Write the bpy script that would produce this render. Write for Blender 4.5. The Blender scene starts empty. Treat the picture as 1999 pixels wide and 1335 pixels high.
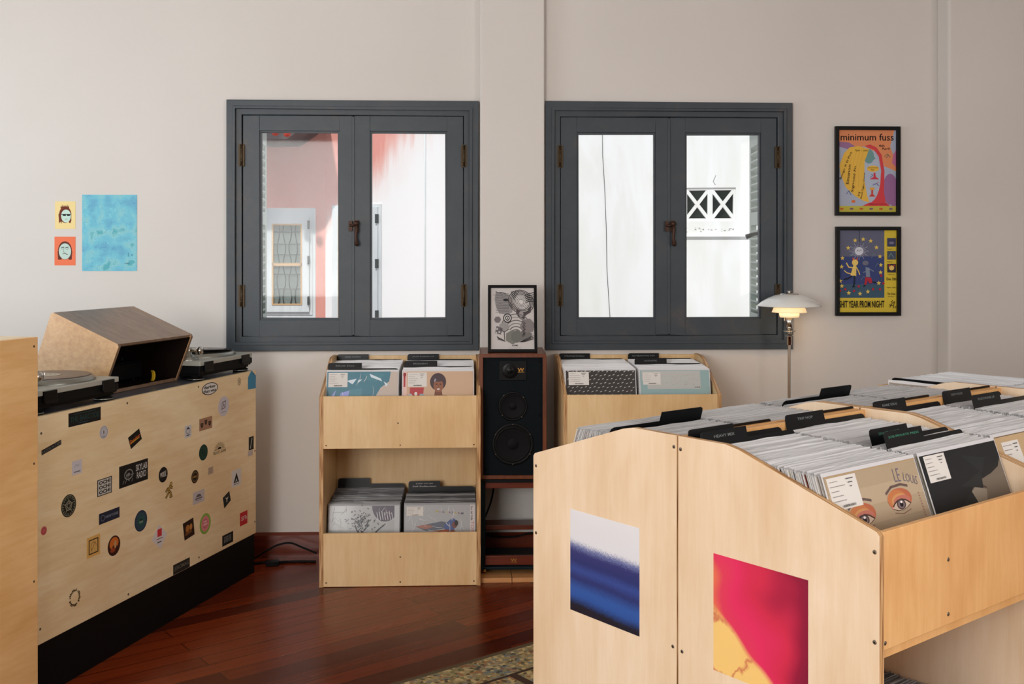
import bpy, bmesh, math, random
from mathutils import Matrix, Vector

# ------------------------------------------------------------------ camera, sky, sun, daylight fills, exposure
SC = bpy.context.scene
COL = SC.collection
F = 2060.0          # focal length in pixels of the 1999 px wide frame
HZ = 497.0          # image row of the horizon
CAMZ = 1.46
cam_d = bpy.data.cameras.new('camera')
cam = bpy.data.objects.new('camera', cam_d); COL.objects.link(cam)
cam.location = (0, 0, CAMZ); cam.rotation_euler = (math.pi/2, 0, 0)
cam_d.sensor_width = 36; cam_d.lens = F/1999*36
cam_d.shift_y = -(667.5-HZ)/1999; cam_d.clip_start = .05
SC.camera = cam

SC.view_settings.view_transform = 'Standard'
SC.view_settings.look = 'None'
SC.view_settings.gamma = 1
SC.view_settings.use_curve_mapping = False
SC.view_settings.exposure = 0.0

world = bpy.data.worlds.new('sky'); SC.world = world; world.use_nodes = True
bg = world.node_tree.nodes['Background']
bg.inputs[0].default_value = (.80, .88, 1, 1); bg.inputs[1].default_value = 1.1

def light(name, kind, loc, rot, energy, color, **kw):
    d = bpy.data.lights.new(name, kind); d.energy = energy; d.color = color
    for k, v in kw.items(): setattr(d, k, v)
    o = bpy.data.objects.new(name, d); COL.objects.link(o)
    o.location = loc; o.rotation_euler = rot
    return o
light('sun', 'SUN', (0, 0, 8), (math.radians(38), 0, math.radians(-12)), 3.0, (1, .97, .92), angle=.02)
# fill lights added as daylight, set in the added wall openings
light('daylight_fill_side', 'AREA', (-3.605, 3.2, 1.7), (0, math.radians(-90), 0), 42, (.76, .91, 1),
      shape='RECTANGLE', size=1.6, size_y=1.6)
light('daylight_fill_rear', 'AREA', (-2.3, -2.805, 1.9), (math.radians(90), 0, 0), 180, (1, .98, .945),
      shape='RECTANGLE', size=2.2, size_y=1.9)
light('daylight_fill_right', 'AREA', (3.405, -0.6, 1.85), (0, math.radians(90), 0), 88, (1, .95, .88),
      shape='RECTANGLE', size=1.9, size_y=3.2)

# ------------------------------------------------------------------ colour helpers and materials
def lin(c):
    return tuple((v/255/12.92 if v/255 <= .04045 else ((v/255+.055)/1.055)**2.4) for v in c)

def newmat(name):
    m = bpy.data.materials.new(name); m.use_nodes = True
    nt = m.node_tree; b = nt.nodes['Principled BSDF']
    return m, nt, b

def plain(name, c, rough=.5, metal=0, **kw):
    m, nt, b = newmat(name)
    b.inputs['Base Color'].default_value = (*lin(c), 1)
    b.inputs['Roughness'].default_value = rough
    b.inputs['Metallic'].default_value = metal
    for k, v in kw.items(): b.inputs[k].default_value = v
    if max(c) < 40 and not metal: b.inputs['Specular IOR Level'].default_value = .15
    return m

def nd(nt, t, **kw):
    n = nt.nodes.new(t)
    for k, v in kw.items():
        if k.startswith('i_'): n.inputs[k[2:].replace('_', ' ')].default_value = v
        else: setattr(n, k, v)
    return n

def ramp(nt, fac, stops, interp='LINEAR'):
    r = nt.nodes.new('ShaderNodeValToRGB'); cr = r.color_ramp; cr.interpolation = interp
    while len(cr.elements) > 1: cr.elements.remove(cr.elements[-1])
    cr.elements[0].position = stops[0][0]; cr.elements[0].color = (*lin(stops[0][1]), 1)
    for p, c in stops[1:]:
        e = cr.elements.new(p); e.color = (*lin(c), 1)
    nt.links.new(fac, r.inputs[0]); return r

def mapping(nt, scale=(1, 1, 1), rot=(0, 0, 0), loc=(0, 0, 0), coord='Object'):
    tc = nt.nodes.new('ShaderNodeTexCoord'); mp = nt.nodes.new('ShaderNodeMapping')
    mp.inputs['Scale'].default_value = scale; mp.inputs['Rotation'].default_value = rot; mp.inputs['Location'].default_value = loc
    nt.links.new(tc.outputs[coord], mp.inputs[0]); return mp

def mixc(nt, fac, a, b, typ='MIX'):
    n = nt.nodes.new('ShaderNodeMix'); n.data_type = 'RGBA'; n.blend_type = typ
    for i, v in ((0, fac), (6, a), (7, b)):
        if hasattr(v, 'links') or hasattr(v, 'is_linked'): nt.links.new(v, n.inputs[i])
        elif i == 0: n.inputs[0].default_value = v
        else: n.inputs[i].default_value = (*lin(v), 1)
    return n.outputs[2]

def ply(name, c1, c2, scale, fig=.5, rough=.42):
    """birch veneer: faint long grain plus broad cloudy figure; scale is high across the grain"""
    m, nt, b = newmat(name)
    mp = mapping(nt, scale)
    n1 = nd(nt, 'ShaderNodeTexNoise', i_Scale=9.0, i_Detail=9.0, i_Roughness=.7, i_Distortion=.3); nt.links.new(mp.outputs[0], n1.inputs[0])
    mp2 = mapping(nt, tuple(.25+s*.12 for s in scale), loc=(3, 7, 1))
    n2 = nd(nt, 'ShaderNodeTexNoise', i_Scale=5.0, i_Detail=3.0, i_Roughness=.5, i_Distortion=.8); nt.links.new(mp2.outputs[0], n2.inputs[0])
    r1 = ramp(nt, n1.outputs[0], [(.3, c2), (.62, c1)])
    r2 = ramp(nt, n2.outputs[0], [(.32, (236, 224, 206)), (.6, (255, 255, 255))])
    o = mixc(nt, fig, r1.outputs[0], r2.outputs[0], 'MULTIPLY')
    nt.links.new(o, b.inputs['Base Color']); b.inputs['Roughness'].default_value = rough
    bp = nd(nt, 'ShaderNodeBump', i_Strength=.05, i_Distance=.001); nt.links.new(n1.outputs[0], bp.inputs['Height']); nt.links.new(bp.outputs[0], b.inputs['Normal'])
    return m

M = {}
M['ply_v'] = ply('birch_plywood_vertical', (238, 214, 172), (230, 200, 152), (5, 5, .5), .6)
M['ply_front_bounce'] = ply('birch_plywood_front_bounce_tone', (238, 188, 128), (226, 170, 108), (4, 4, .5), .7)  # same birch as the sides; warm bounced light put into its tone
M['ply_cab'] = ply('birch_plywood_honey', (250, 206, 148), (240, 190, 128), (.6, 4, 5), .8)
M['ply_h'] = ply('birch_plywood_horizontal', (250, 230, 192), (240, 212, 166), (.6, 4, 5), .8)
M['ply_warm'] = ply('birch_plywood_rack', (240, 208, 160), (230, 192, 140), (4, 4, .45), .8)
M['ply_side'] = ply('birch_plywood_side', (246, 224, 198), (238, 212, 180), (4, 4, .4), .7)
m, nt, b = newmat('plywood_edge')
mp = mapping(nt)
w = nd(nt, 'ShaderNodeTexNoise', i_Scale=420.0, i_Detail=1.0); nt.links.new(mp.outputs[0], w.inputs[0])
mp.inputs['Scale'].default_value = (1, .02, .02)
r = ramp(nt, w.outputs[0], [(.38, (150, 100, 55)), (.5, (196, 150, 98)), (.6, (222, 184, 136))])
nt.links.new(r.outputs[0], b.inputs['Base Color']); b.inputs['Roughness'].default_value = .5
M['ply_edge'] = m
M['walnut_top'] = ply('brown_stained_plywood', (146, 118, 96), (112, 86, 66), (4, .6, 4), .9, .3)
M['walnut_side'] = ply('stained_plywood_side', (206, 166, 120), (184, 140, 96), (.6, 5, 6), .8, .35)
M['walnut'] = ply('walnut_veneer', (118, 62, 32), (86, 40, 20), (5, 5, .6), .8, .35)
M['mahog'] = ply('mahogany_trim', (112, 46, 24), (84, 30, 15), (.6, 5, 6), .8, .3)
M['pine'] = ply('pale_pine_board', (214, 158, 104), (196, 138, 84), (.6, 5, 6), .6)

M['black'] = plain('black_plastic', (14, 15, 17), .45)
M['blackgloss'] = plain('black_gloss', (10, 10, 12), .3)
M['card'] = plain('divider_card', (12, 14, 17), .35)
M['screw'] = plain('screw_steel', (120, 108, 95), .4, .8)
M['darkscrew'] = plain('screw_dark', (70, 48, 30), .6)
M['silver'] = plain('brushed_aluminium', (150, 150, 142), .35, .7)
M['booth_in'] = plain('dark_booth_lining', (26, 14, 8), .6)  # near-black tone for the inside faces of the booth
M['chrome'] = plain('chrome', (205, 200, 192), .12, 1)
M['brass'] = plain('aged_brass', (72, 58, 40), .5, .7)
M['bronze'] = plain('rusty_bronze', (66, 42, 30), .5, .5)
M['deck'] = plain('silver_deck', (176, 177, 168), .38, .15)
M['gold'] = plain('polished_brass', (226, 176, 92), .25, .9)
M['rubber'] = plain('black_rubber', (9, 9, 10), .6)
M['baffle'] = plain('speaker_baffle', (9, 17, 22), .8)
M['cone'] = plain('speaker_cone', (8, 8, 11), .6)
M['teal_dark'] = plain('dark_teal_steel', (14, 30, 36), .45)
M['countertop'] = plain('grey_laminate', (96, 98, 108), .28)
M['opal'] = plain('white_enamel', (236, 236, 232), .15, 0)
M['frameblack'] = plain('black_frame', (8, 8, 9), .4)
M['yellow'] = plain('yellow_plastic', (228, 186, 40), .4)
M['vinyl'] = plain('vinyl_black', (16, 15, 17), .22)
M['slipmat'] = plain('warm_grey_vinyl', (92, 80, 74), .3)

# printed colours are carried by a per-face colour attribute
def printmat(name, rough, coat=0.0):
    m, nt, b = newmat(name)
    a = nt.nodes.new('ShaderNodeVertexColor'); a.layer_name = 'Col'
    nt.links.new(a.outputs[0], b.inputs['Base Color'])
    b.inputs['Roughness'].default_value = rough
    b.inputs['Specular IOR Level'].default_value = .2 if rough > .3 else .4
    b.inputs['Coat Weight'].default_value = coat*.5; b.inputs['Coat Roughness'].default_value = .08
    return m
M['print'] = printmat('printed_paper', .55)
M['print_gloss'] = printmat('printed_sleeve', .3, .6)
M['plastic'] = printmat('clear_outer_sleeve', .35, .25)

# painted plaster wall
m, nt, b = newmat('painted_plaster')
mp = mapping(nt)
n = nd(nt, 'ShaderNodeTexNoise', i_Scale=45.0, i_Detail=6.0, i_Roughness=.6); nt.links.new(mp.outputs[0], n.inputs[0])
n2 = nd(nt, 'ShaderNodeTexNoise', i_Scale=1.2, i_Detail=2.0); nt.links.new(mp.outputs[0], n2.inputs[0])
r = ramp(nt, n2.outputs[0], [(.3, (212, 206, 200)), (.7, (217, 211, 206))])
nt.links.new(r.outputs[0], b.inputs['Base Color']); b.inputs['Roughness'].default_value = .8
bp = nd(nt, 'ShaderNodeBump', i_Strength=.12, i_Distance=.003); nt.links.new(n.outputs[0], bp.inputs['Height']); nt.links.new(bp.outputs[0], b.inputs['Normal'])
M['wall'] = m

# slate grey window paint with scuffs
m, nt, b = newmat('slate_window_paint')
mp = mapping(nt, (1, 1, 1))
n = nd(nt, 'ShaderNodeTexNoise', i_Scale=5.0, i_Detail=7.0, i_Roughness=.7, i_Distortion=.6); nt.links.new(mp.outputs[0], n.inputs[0])
r = ramp(nt, n.outputs[0], [(.35, (42, 52, 60)), (.55, (49, 58, 66)), (.64, (60, 62, 66)), (.8, (88, 80, 76))])
nt.links.new(r.outputs[0], b.inputs['Base Color']); b.inputs['Roughness'].default_value = .45
n3 = nd(nt, 'ShaderNodeTexNoise', i_Scale=60.0, i_Detail=4.0); nt.links.new(mp.outputs[0], n3.inputs[0])
bp = nd(nt, 'ShaderNodeBump', i_Strength=.15, i_Distance=.002); nt.links.new(n3.outputs[0], bp.inputs['Height']); nt.links.new(bp.outputs[0], b.inputs['Normal'])
M['slate'] = m

# thin clear glass
m = bpy.data.materials.new('window_glass'); m.use_nodes = True; nt = m.node_tree
for x in list(nt.nodes): nt.nodes.remove(x)
o = nt.nodes.new('ShaderNodeOutputMaterial'); t = nt.nodes.new('ShaderNodeBsdfTransparent'); g = nt.nodes.new('ShaderNodeBsdfGlossy')
g.inputs['Roughness'].default_value = .03; mx = nt.nodes.new('ShaderNodeMixShader'); mx.inputs[0].default_value = .012
t.inputs[0].default_value = (.97, .99, .98, 1)
nt.links.new(t.outputs[0], mx.inputs[1]); nt.links.new(g.outputs[0], mx.inputs[2]); nt.links.new(mx.outputs[0], o.inputs[0])
M['glass'] = m

# mahogany strip floor, boards run along the island
m, nt, b = newmat('mahogany_strip_floor')
mp = mapping(nt, (1, 1, 1), (0, 0, math.radians(-38.6)))
br = nd(nt, 'ShaderNodeTexBrick', offset=.37, i_Scale=1.0)
br.inputs['Brick Width'].default_value = 1.5; br.inputs['Row Height'].default_value = .088
br.inputs['Mortar Size'].default_value = .0016; br.inputs['Mortar Smooth'].default_value = .1; br.inputs['Bias'].default_value = 0
br.inputs['Color1'].default_value = (*lin((76, 22, 8)), 1); br.inputs['Color2'].default_value = (*lin((134, 54, 21)), 1); br.inputs['Mortar'].default_value = (*lin((40, 12, 8)), 1)
nt.links.new(mp.outputs[0], br.inputs[0])
mp2 = nt.nodes.new('ShaderNodeMapping'); mp2.inputs['Scale'].default_value = (1.0, 22, 1); nt.links.new(mp.outputs[0], mp2.inputs[0])
n = nd(nt, 'ShaderNodeTexNoise', i_Scale=3.0, i_Detail=6.0, i_Roughness=.6); nt.links.new(mp2.outputs[0], n.inputs[0])
r = ramp(nt, n.outputs[0], [(.3, (196, 180, 176)), (.7, (255, 255, 255))])
o = mixc(nt, .8, br.outputs[0], r.outputs[0], 'MULTIPLY')
nt.links.new(o, b.inputs['Base Color'])
rr = nd(nt, 'ShaderNodeMapRange'); rr.inputs[3].default_value = .22; rr.inputs[4].default_value = .30
nt.links.new(n.outputs[0], rr.inputs[0]); nt.links.new(rr.outputs[0], b.inputs['Roughness'])
bp = nd(nt, 'ShaderNodeBump', i_Strength=.08, i_Distance=.002); nt.links.new(n.outputs[0], bp.inputs['Height']); nt.links.new(bp.outputs[0], b.inputs['Normal'])
b.inputs['Specular IOR Level'].default_value = .27
M['floor'] = m

# ------------------------------------------------------------------ mesh building
class MB:
    def __init__(s): s.v = []; s.f = []; s.m = []; s.c = []; s.sm = []
    def face(s, pts, mat=0, col=(255, 255, 255), smooth=False):
        i = len(s.v); s.v += [tuple(p) for p in pts]; s.f.append(list(range(i, i+len(pts)))); s.m.append(mat); s.c.append(col); s.sm.append(smooth)
    def raw(s, vs, fs, mat=0, col=(255, 255, 255), smooth=False):
        i = len(s.v); s.v += [tuple(p) for p in vs]
        for f in fs: s.f.append([i+k for k in f]); s.m.append(mat); s.c.append(col); s.sm.append(smooth)
    def box(s, x0, x1, y0, y1, z0, z1, mat=0, col=(255, 255, 255)):
        vs = [(x, y, z) for z in (z0, z1) for y in (y0, y1) for x in (x0, x1)]
        s.raw(vs, [(0, 2, 3, 1), (4, 5, 7, 6), (0, 1, 5, 4), (2, 6, 7, 3), (0, 4, 6, 2), (1, 3, 7, 5)], mat, col)
    def prism(s, pts, a0, a1, axis='x', mat=0, edge=None, col=(255, 255, 255)):
        """extrude the 2D outline along an axis; pts are (y,z) for x, (x,z) for y, (x,y) for z"""
        edge = mat if edge is None else edge
        def P(p, a): return {'x': (a, p[0], p[1]), 'y': (p[0], a, p[1]), 'z': (p[0], p[1], a)}[axis]
        n = len(pts); vs = [P(p, a0) for p in pts]+[P(p, a1) for p in pts]
        s.raw(vs, [list(range(n))[::-1], list(range(n, 2*n))], mat, col)
        s.raw(vs, [(i, (i+1) % n, n+(i+1) % n, n+i) for i in range(n)], edge, col)
    def tube(s, path, r, n=10, mat=0, col=(255, 255, 255), cap=True):
        path = [Vector(p) for p in path]; rings = []
        rs = r if isinstance(r, (list, tuple)) else [r]*len(path)
        up = None
        for i, p in enumerate(path):
            t = (path[min(i+1, len(path)-1)]-path[max(i-1, 0)]).normalized()
            if up is None:
                up = Vector((0, 0, 1)) if abs(t.z) < .9 else Vector((1, 0, 0))
            u = t.cross(up).normalized(); w = u.cross(t).normalized(); up = w
            rings.append([p+u*math.cos(k*2*math.pi/n)*rs[i]+w*math.sin(k*2*math.pi/n)*rs[i] for k in range(n)])
        vs = [v for rg in rings for v in rg]
        fs = [(i*n+k, i*n+(k+1) % n, (i+1)*n+(k+1) % n, (i+1)*n+k) for i in range(len(path)-1) for k in range(n)]
        s.raw(vs, fs, mat, col, True)
        if cap: s.raw(rings[0], [list(range(n))], mat, col); s.raw(rings[-1], [list(range(n))[::-1]], mat, col)
    def lathe(s, prof, c=(0, 0, 0), n=32, mat=0, axis='z', col=(255, 255, 255), smooth=True):
        """prof: (radius, height) pairs turned about an axis through c"""
        vs = []
        for r_, h in prof:
            for k in range(n):
                a = 2*math.pi*k/n; x, y = r_*math.cos(a), r_*math.sin(a)
                p = {'z': (x, y, h), 'y': (x, h, y), 'x': (h, x, y)}[axis]
                vs.append((p[0]+c[0], p[1]+c[1], p[2]+c[2]))
        m_ = len(prof)
        s.raw(vs, [(i*n+k, i*n+(k+1) % n, (i+1)*n+(k+1) % n, (i+1)*n+k) for i in range(m_-1) for k in range(n)], mat, col, smooth)
    def append(s, o, Mx):
        i = len(s.v); s.v += [tuple(Mx @ Vector(p)) for p in o.v]
        s.f += [[i+k for k in f] for f in o.f]; s.m += o.m; s.c += o.c; s.sm += o.sm
    def mesh(s, name, mats, cols=False):
        me = bpy.data.meshes.new(name); me.from_pydata(s.v, [], s.f)
        for mt in (mats if isinstance(mats, (list, tuple)) else [mats]): me.materials.append(M[mt] if isinstance(mt, str) else mt)
        me.polygons.foreach_set('material_index', s.m); me.polygons.foreach_set('use_smooth', s.sm)
        if cols:
            at = me.color_attributes.new('Col', 'FLOAT_COLOR', 'CORNER'); data = []
            for f, c in zip(s.f, s.c): data += [*lin(c), 1]*len(f)
            at.data.foreach_set('color', data)
        bm = bmesh.new(); bm.from_mesh(me)
        if not cols: bmesh.ops.remove_doubles(bm, verts=bm.verts, dist=1e-6); bmesh.ops.recalc_face_normals(bm, faces=bm.faces)
        bm.to_mesh(me); bm.free(); me.update()
        return me
    def build(s, name, mats, parent=None, bevel=0, cols=False, loc=None, rot=None):
        o = bpy.data.objects.new(name, s.mesh(name, mats, cols)); COL.objects.link(o)
        if parent: o.parent = parent
        if loc: o.location = loc
        if rot: o.rotation_euler = rot
        if bevel:
            bv = o.modifiers.new('bevel', 'BEVEL'); bv.width = bevel; bv.segments = 2; bv.limit_method = 'ANGLE'; bv.angle_limit = math.radians(40)
        return o

def tag(o, label=None, cat=None, group=None, kind=None):
    if label: o['label'] = label
    if cat: o['category'] = cat
    if group: o['group'] = group
    if kind: o['kind'] = kind
    return o
def empty(name, loc=(0, 0, 0), rz=0, **kw):
    o = bpy.data.objects.new(name, None); COL.objects.link(o); o.empty_display_size = .1
    o.location = loc; o.rotation_euler = (0, 0, rz)
    return tag(o, **kw)
def mat_of(o): return Matrix.Translation(o.location) @ Matrix.Rotation(o.rotation_euler[2], 4, 'Z')

# lettering: glyph outlines as triangulated 2D shapes
_tc = {}
def glyphs(txt, bold=0.0):
    k = (txt, bold)
    if k not in _tc:
        cu = bpy.data.curves.new('lettering', 'FONT'); cu.body = txt; cu.size = 1; cu.offset = bold; cu.resolution_u = 2
        o = bpy.data.objects.new('lettering', cu); COL.objects.link(o)
        me = bpy.data.meshes.new_from_object(o.evaluated_get(bpy.context.evaluated_depsgraph_get()))
        vs = [(v.co.x, v.co.y) for v in me.vertices]; fs = [list(p.vertices) for p in me.polygons]
        bpy.data.objects.remove(o); bpy.data.curves.remove(cu); bpy.data.meshes.remove(me)
        if vs:
            x0 = min(v[0] for v in vs); x1 = max(v[0] for v in vs); y0 = min(v[1] for v in vs); y1 = max(v[1] for v in vs)
            vs = [((x-(x0+x1)/2)/(x1-x0 or 1), (y-(y0+y1)/2)/(y1-y0 or 1)) for x, y in vs]
        _tc[k] = (vs, fs)
    return _tc[k]

class Art(MB):
    """flat printed thing in its own x-z plane, seen from -y; every shape is printed just proud of the last"""
    def __init__(s, w, h, base, thick=.0006, outline=None, eps=4e-5, back=None):
        super().__init__(); s.w, s.h, s.eps = w, h, eps
        pts = outline or [(0, 0), (w, 0), (w, h), (0, h)]
        s.t = thick; s.n = 0
        if base is not None: s.prism(pts, -thick, 0, 'y', col=base)
    def y(s): s.n += 1; return -s.t-s.n*s.eps
    def poly(s, pts, col, y=None):
        y = s.y() if y is None else y
        a = sum(pts[i][0]*pts[(i+1) % len(pts)][1]-pts[(i+1) % len(pts)][0]*pts[i][1] for i in range(len(pts)))
        if a < 0: pts = pts[::-1]
        s.face([(p[0], y, p[1]) for p in pts], col=col)
    def rect(s, x0, z0, x1, z1, col): s.poly([(x0, z0), (x1, z0), (x1, z1), (x0, z1)], col)
    def ell(s, cx, cz, rx, rz, col, n=24, rot=0, a0=0, a1=360):
        c, q = math.cos(rot), math.sin(rot); pts = []
        full = a1-a0 >= 360
        for k in range(n if full else n+1):
            a = math.radians(a0+(a1-a0)*k/n); x, z = rx*math.cos(a), rz*math.sin(a)
            pts.append((cx+x*c-z*q, cz+x*q+z*c))
        s.poly(pts, col)
    def stroke(s, pts, w, col):
        y = s.y()
        for (x0, z0), (x1, z1) in zip(pts, pts[1:]):
            d = math.hypot(x1-x0, z1-z0) or 1; nx, nz = -(z1-z0)/d*w/2, (x1-x0)/d*w/2; ex, ez = (x1-x0)/d*w*.3, (z1-z0)/d*w*.3
            s.poly([(x0+nx-ex, z0+nz-ez), (x0-nx-ex, z0-nz-ez), (x1-nx+ex, z1-nz+ez), (x1+nx+ex, z1+nz+ez)], col, y)
    def ring(s, cx, cz, rx, rz, w, col, n=28, a0=0, a1=360, rot=0):
        c, q = math.cos(rot), math.sin(rot); pts = []
        for k in range(n+1):
            a = math.radians(a0+(a1-a0)*k/n); x, z = rx*math.cos(a), rz*math.sin(a); pts.append((cx+x*c-z*q, cz+x*q+z*c))
        s.stroke(pts, w, col)
    def text(s, t, cx, cz, w, h, col, rot=0, bold=.015, wob=0):
        """lettering fitted into a w x h box centred on (cx, cz)"""
        vs, fs = glyphs(t, bold); y = s.y(); c, q = math.cos(rot), math.sin(rot)
        P = [(cx+x*w*c-z*h*q, y, cz+x*w*q+z*h*c+wob*math.sin(x*9)) for x, z in vs]
        s.raw(P, [f[::-1] for f in fs], 0, col)
    def star(s, cx, cz, r, col, rot=0):
        s.poly([(cx+(r if k % 2 == 0 else r*.42)*math.sin(k*math.pi/5+rot), cz+(r if k % 2 == 0 else r*.42)*math.cos(k*math.pi/5+rot)) for k in range(10)], col)
    def put(s, name, parent=None, loc=(0, 0, 0), rot=(0, 0, 0), mat='print'):
        return s.build(name, mat, parent, cols=True, loc=loc, rot=rot)
# ------------------------------------------------------------------ the room
TH = math.radians(2.4)                      # the window wall is turned a little
WALL = Matrix.Translation((0, 5.16, 0)) @ Matrix.Rotation(TH, 4, 'Z')
def wall_x(px):                             # distance along the window wall seen at an image column
    k = (px-1000)/F
    return 5.16*k/(math.cos(TH)-k*math.sin(TH))
def wall_z(px, py, out=0.0):
    x = wall_x(px); Y = 5.16+x*math.sin(TH)-out*math.cos(TH)
    return CAMZ-(py-HZ)/F*Y
def struct(o): o['kind'] = 'structure'; return o

fl = MB(); fl.box(-4.2, 3.6, -3.4, 5.5, -.1, 0); struct(fl.build('floor', 'floor'))
ce = MB(); ce.box(-4.2, 3.6, -3.4, 5.5, 3.4, 3.5); struct(ce.build('ceiling', 'wall'))
WX = (-1.378, -.163, .163, 1.383); WZ = (.994, 2.207)
w = MB()
# the wall in panels round the two window openings
for x0, x1, z0, z1 in ((-4.2, 3.7, 0, WZ[0]+.01), (-4.2, 3.7, WZ[1]-.01, 3.45), (-4.2, WX[0]+.01, WZ[0]+.01, WZ[1]-.01),
                       (WX[1]-.01, WX[2]+.01, WZ[0]+.01, WZ[1]-.01), (WX[3]-.01, 3.7, WZ[0]+.01, WZ[1]-.01)):
    w.box(x0, x1, 0, .16, z0, z1)
wb = struct(w.build('wall_back', 'wall', loc=WALL.translation, rot=(0, 0, TH)))
t = MB(); t.box(-.156, .156, -.045, 0, 0, 3.45); struct(t.build('trim_1', 'wall', bevel=.006, loc=WALL.translation, rot=(0, 0, TH)))
xr = wall_x(1829); t = MB(); t.box(xr, 3.7, -.13, 0, 0, 3.45); struct(t.build('trim_2', 'wall', bevel=.012, loc=WALL.translation, rot=(0, 0, TH)))
t = MB(); t.prism([(-.018, 0), (0, 0), (0, .116), (-.008, .116), (-.018, .104)], -3.7, -.156, 'x', 0); t.prism([(-.018, 0), (0, 0), (0, .116), (-.008, .116), (-.018, .104)], .156, xr, 'x', 0)
t.prism([(-.063, 0), (-.045, 0), (-.045, .116), (-.053, .116), (-.063, .104)], -.156, .156, 'x', 0)
struct(t.build('baseboard_back', 'mahog', loc=WALL.translation, rot=(0, 0, TH)))
# unseen side and rear walls, with window openings added for the fill lights
def holed_wall(name, a0, a1, h0, h1, zz0, zz1, mk):
    q = MB()
    for p0, p1, z0, z1 in ((a0, a1, 0, zz0), (a0, a1, zz1, 3.45), (a0, h0, zz0, zz1), (h1, a1, zz0, zz1)): mk(q, p0, p1, z0, z1)
    return struct(q.build(name, 'wall'))
holed_wall('wall_left', -3.4, 5.0, 2.4, 4.0, .9, 2.5, lambda q, a, b_, z0, z1: q.box(-3.8, -3.6, a, b_, z0, z1))
holed_wall('wall_front', -3.8, 3.6, -3.4, -1.2, .95, 2.85, lambda q, a, b_, z0, z1: q.box(a, b_, -3.0, -2.8, z0, z1))
holed_wall('wall_right', -3.0, 5.3, -2.2, 1.0, .9, 2.8, lambda q, a, b_, z0, z1: q.box(3.4, 3.6, a, b_, z0, z1))
for name, pts in (('added_window_left', [(-3.62, 2.4+i*.8-.03, 2.4+i*.8+.03) for i in range(3)]),):
    q = MB()
    for x, a, b_ in pts: q.box(x-.1, x, a, b_, .9, 2.5)
    q.box(-3.72, -3.62, 2.4, 4.0, .9, .95); q.box(-3.72, -3.62, 2.4, 4.0, 2.45, 2.5)
    struct(q.build(name, 'slate'))  # unseen frame added round the left fill light
q = MB()
for i in range(3): a = -3.4+i*1.1; q.box(a-.03, a+.03, -2.92, -2.82, .95, 2.85)
q.box(-3.4, -1.2, -2.92, -2.82, .95, 1.0); q.box(-3.4, -1.2, -2.92, -2.82, 2.8, 2.85)
struct(q.build('added_window_rear', 'slate'))  # unseen frame added round the rear fill light

q = MB()
for i in range(4): a = -2.2+i*3.2/3; q.box(3.44, 3.54, a-.03, a+.03, .9, 2.8)
q.box(3.44, 3.54, -2.2, 1.0, .9, .95); q.box(3.44, 3.54, -2.2, 1.0, 2.75, 2.8)
struct(q.build('added_window_right', 'slate'))  # unseen frame added round the right fill light

def frame(q, x0, x1, z0, z1, w_, y0, y1, mat=0, wb_=None):
    wb_ = wb_ or w_
    q.prism([(x0, z0), (x1, z0), (x1-w_, z0+wb_), (x0+w_, z0+wb_)], y0, y1, 'y', mat)
    q.prism([(x0, z1), (x0+w_, z1-w_), (x1-w_, z1-w_), (x1, z1)], y0, y1, 'y', mat)
    q.prism([(x0, z0), (x0+w_, z0+wb_), (x0+w_, z1-w_), (x0, z1)], y0, y1, 'y', mat)
    q.prism([(x1, z0), (x1, z1), (x1-w_, z1-w_), (x1-w_, z0+wb_)], y0, y1, 'y', mat)

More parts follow.
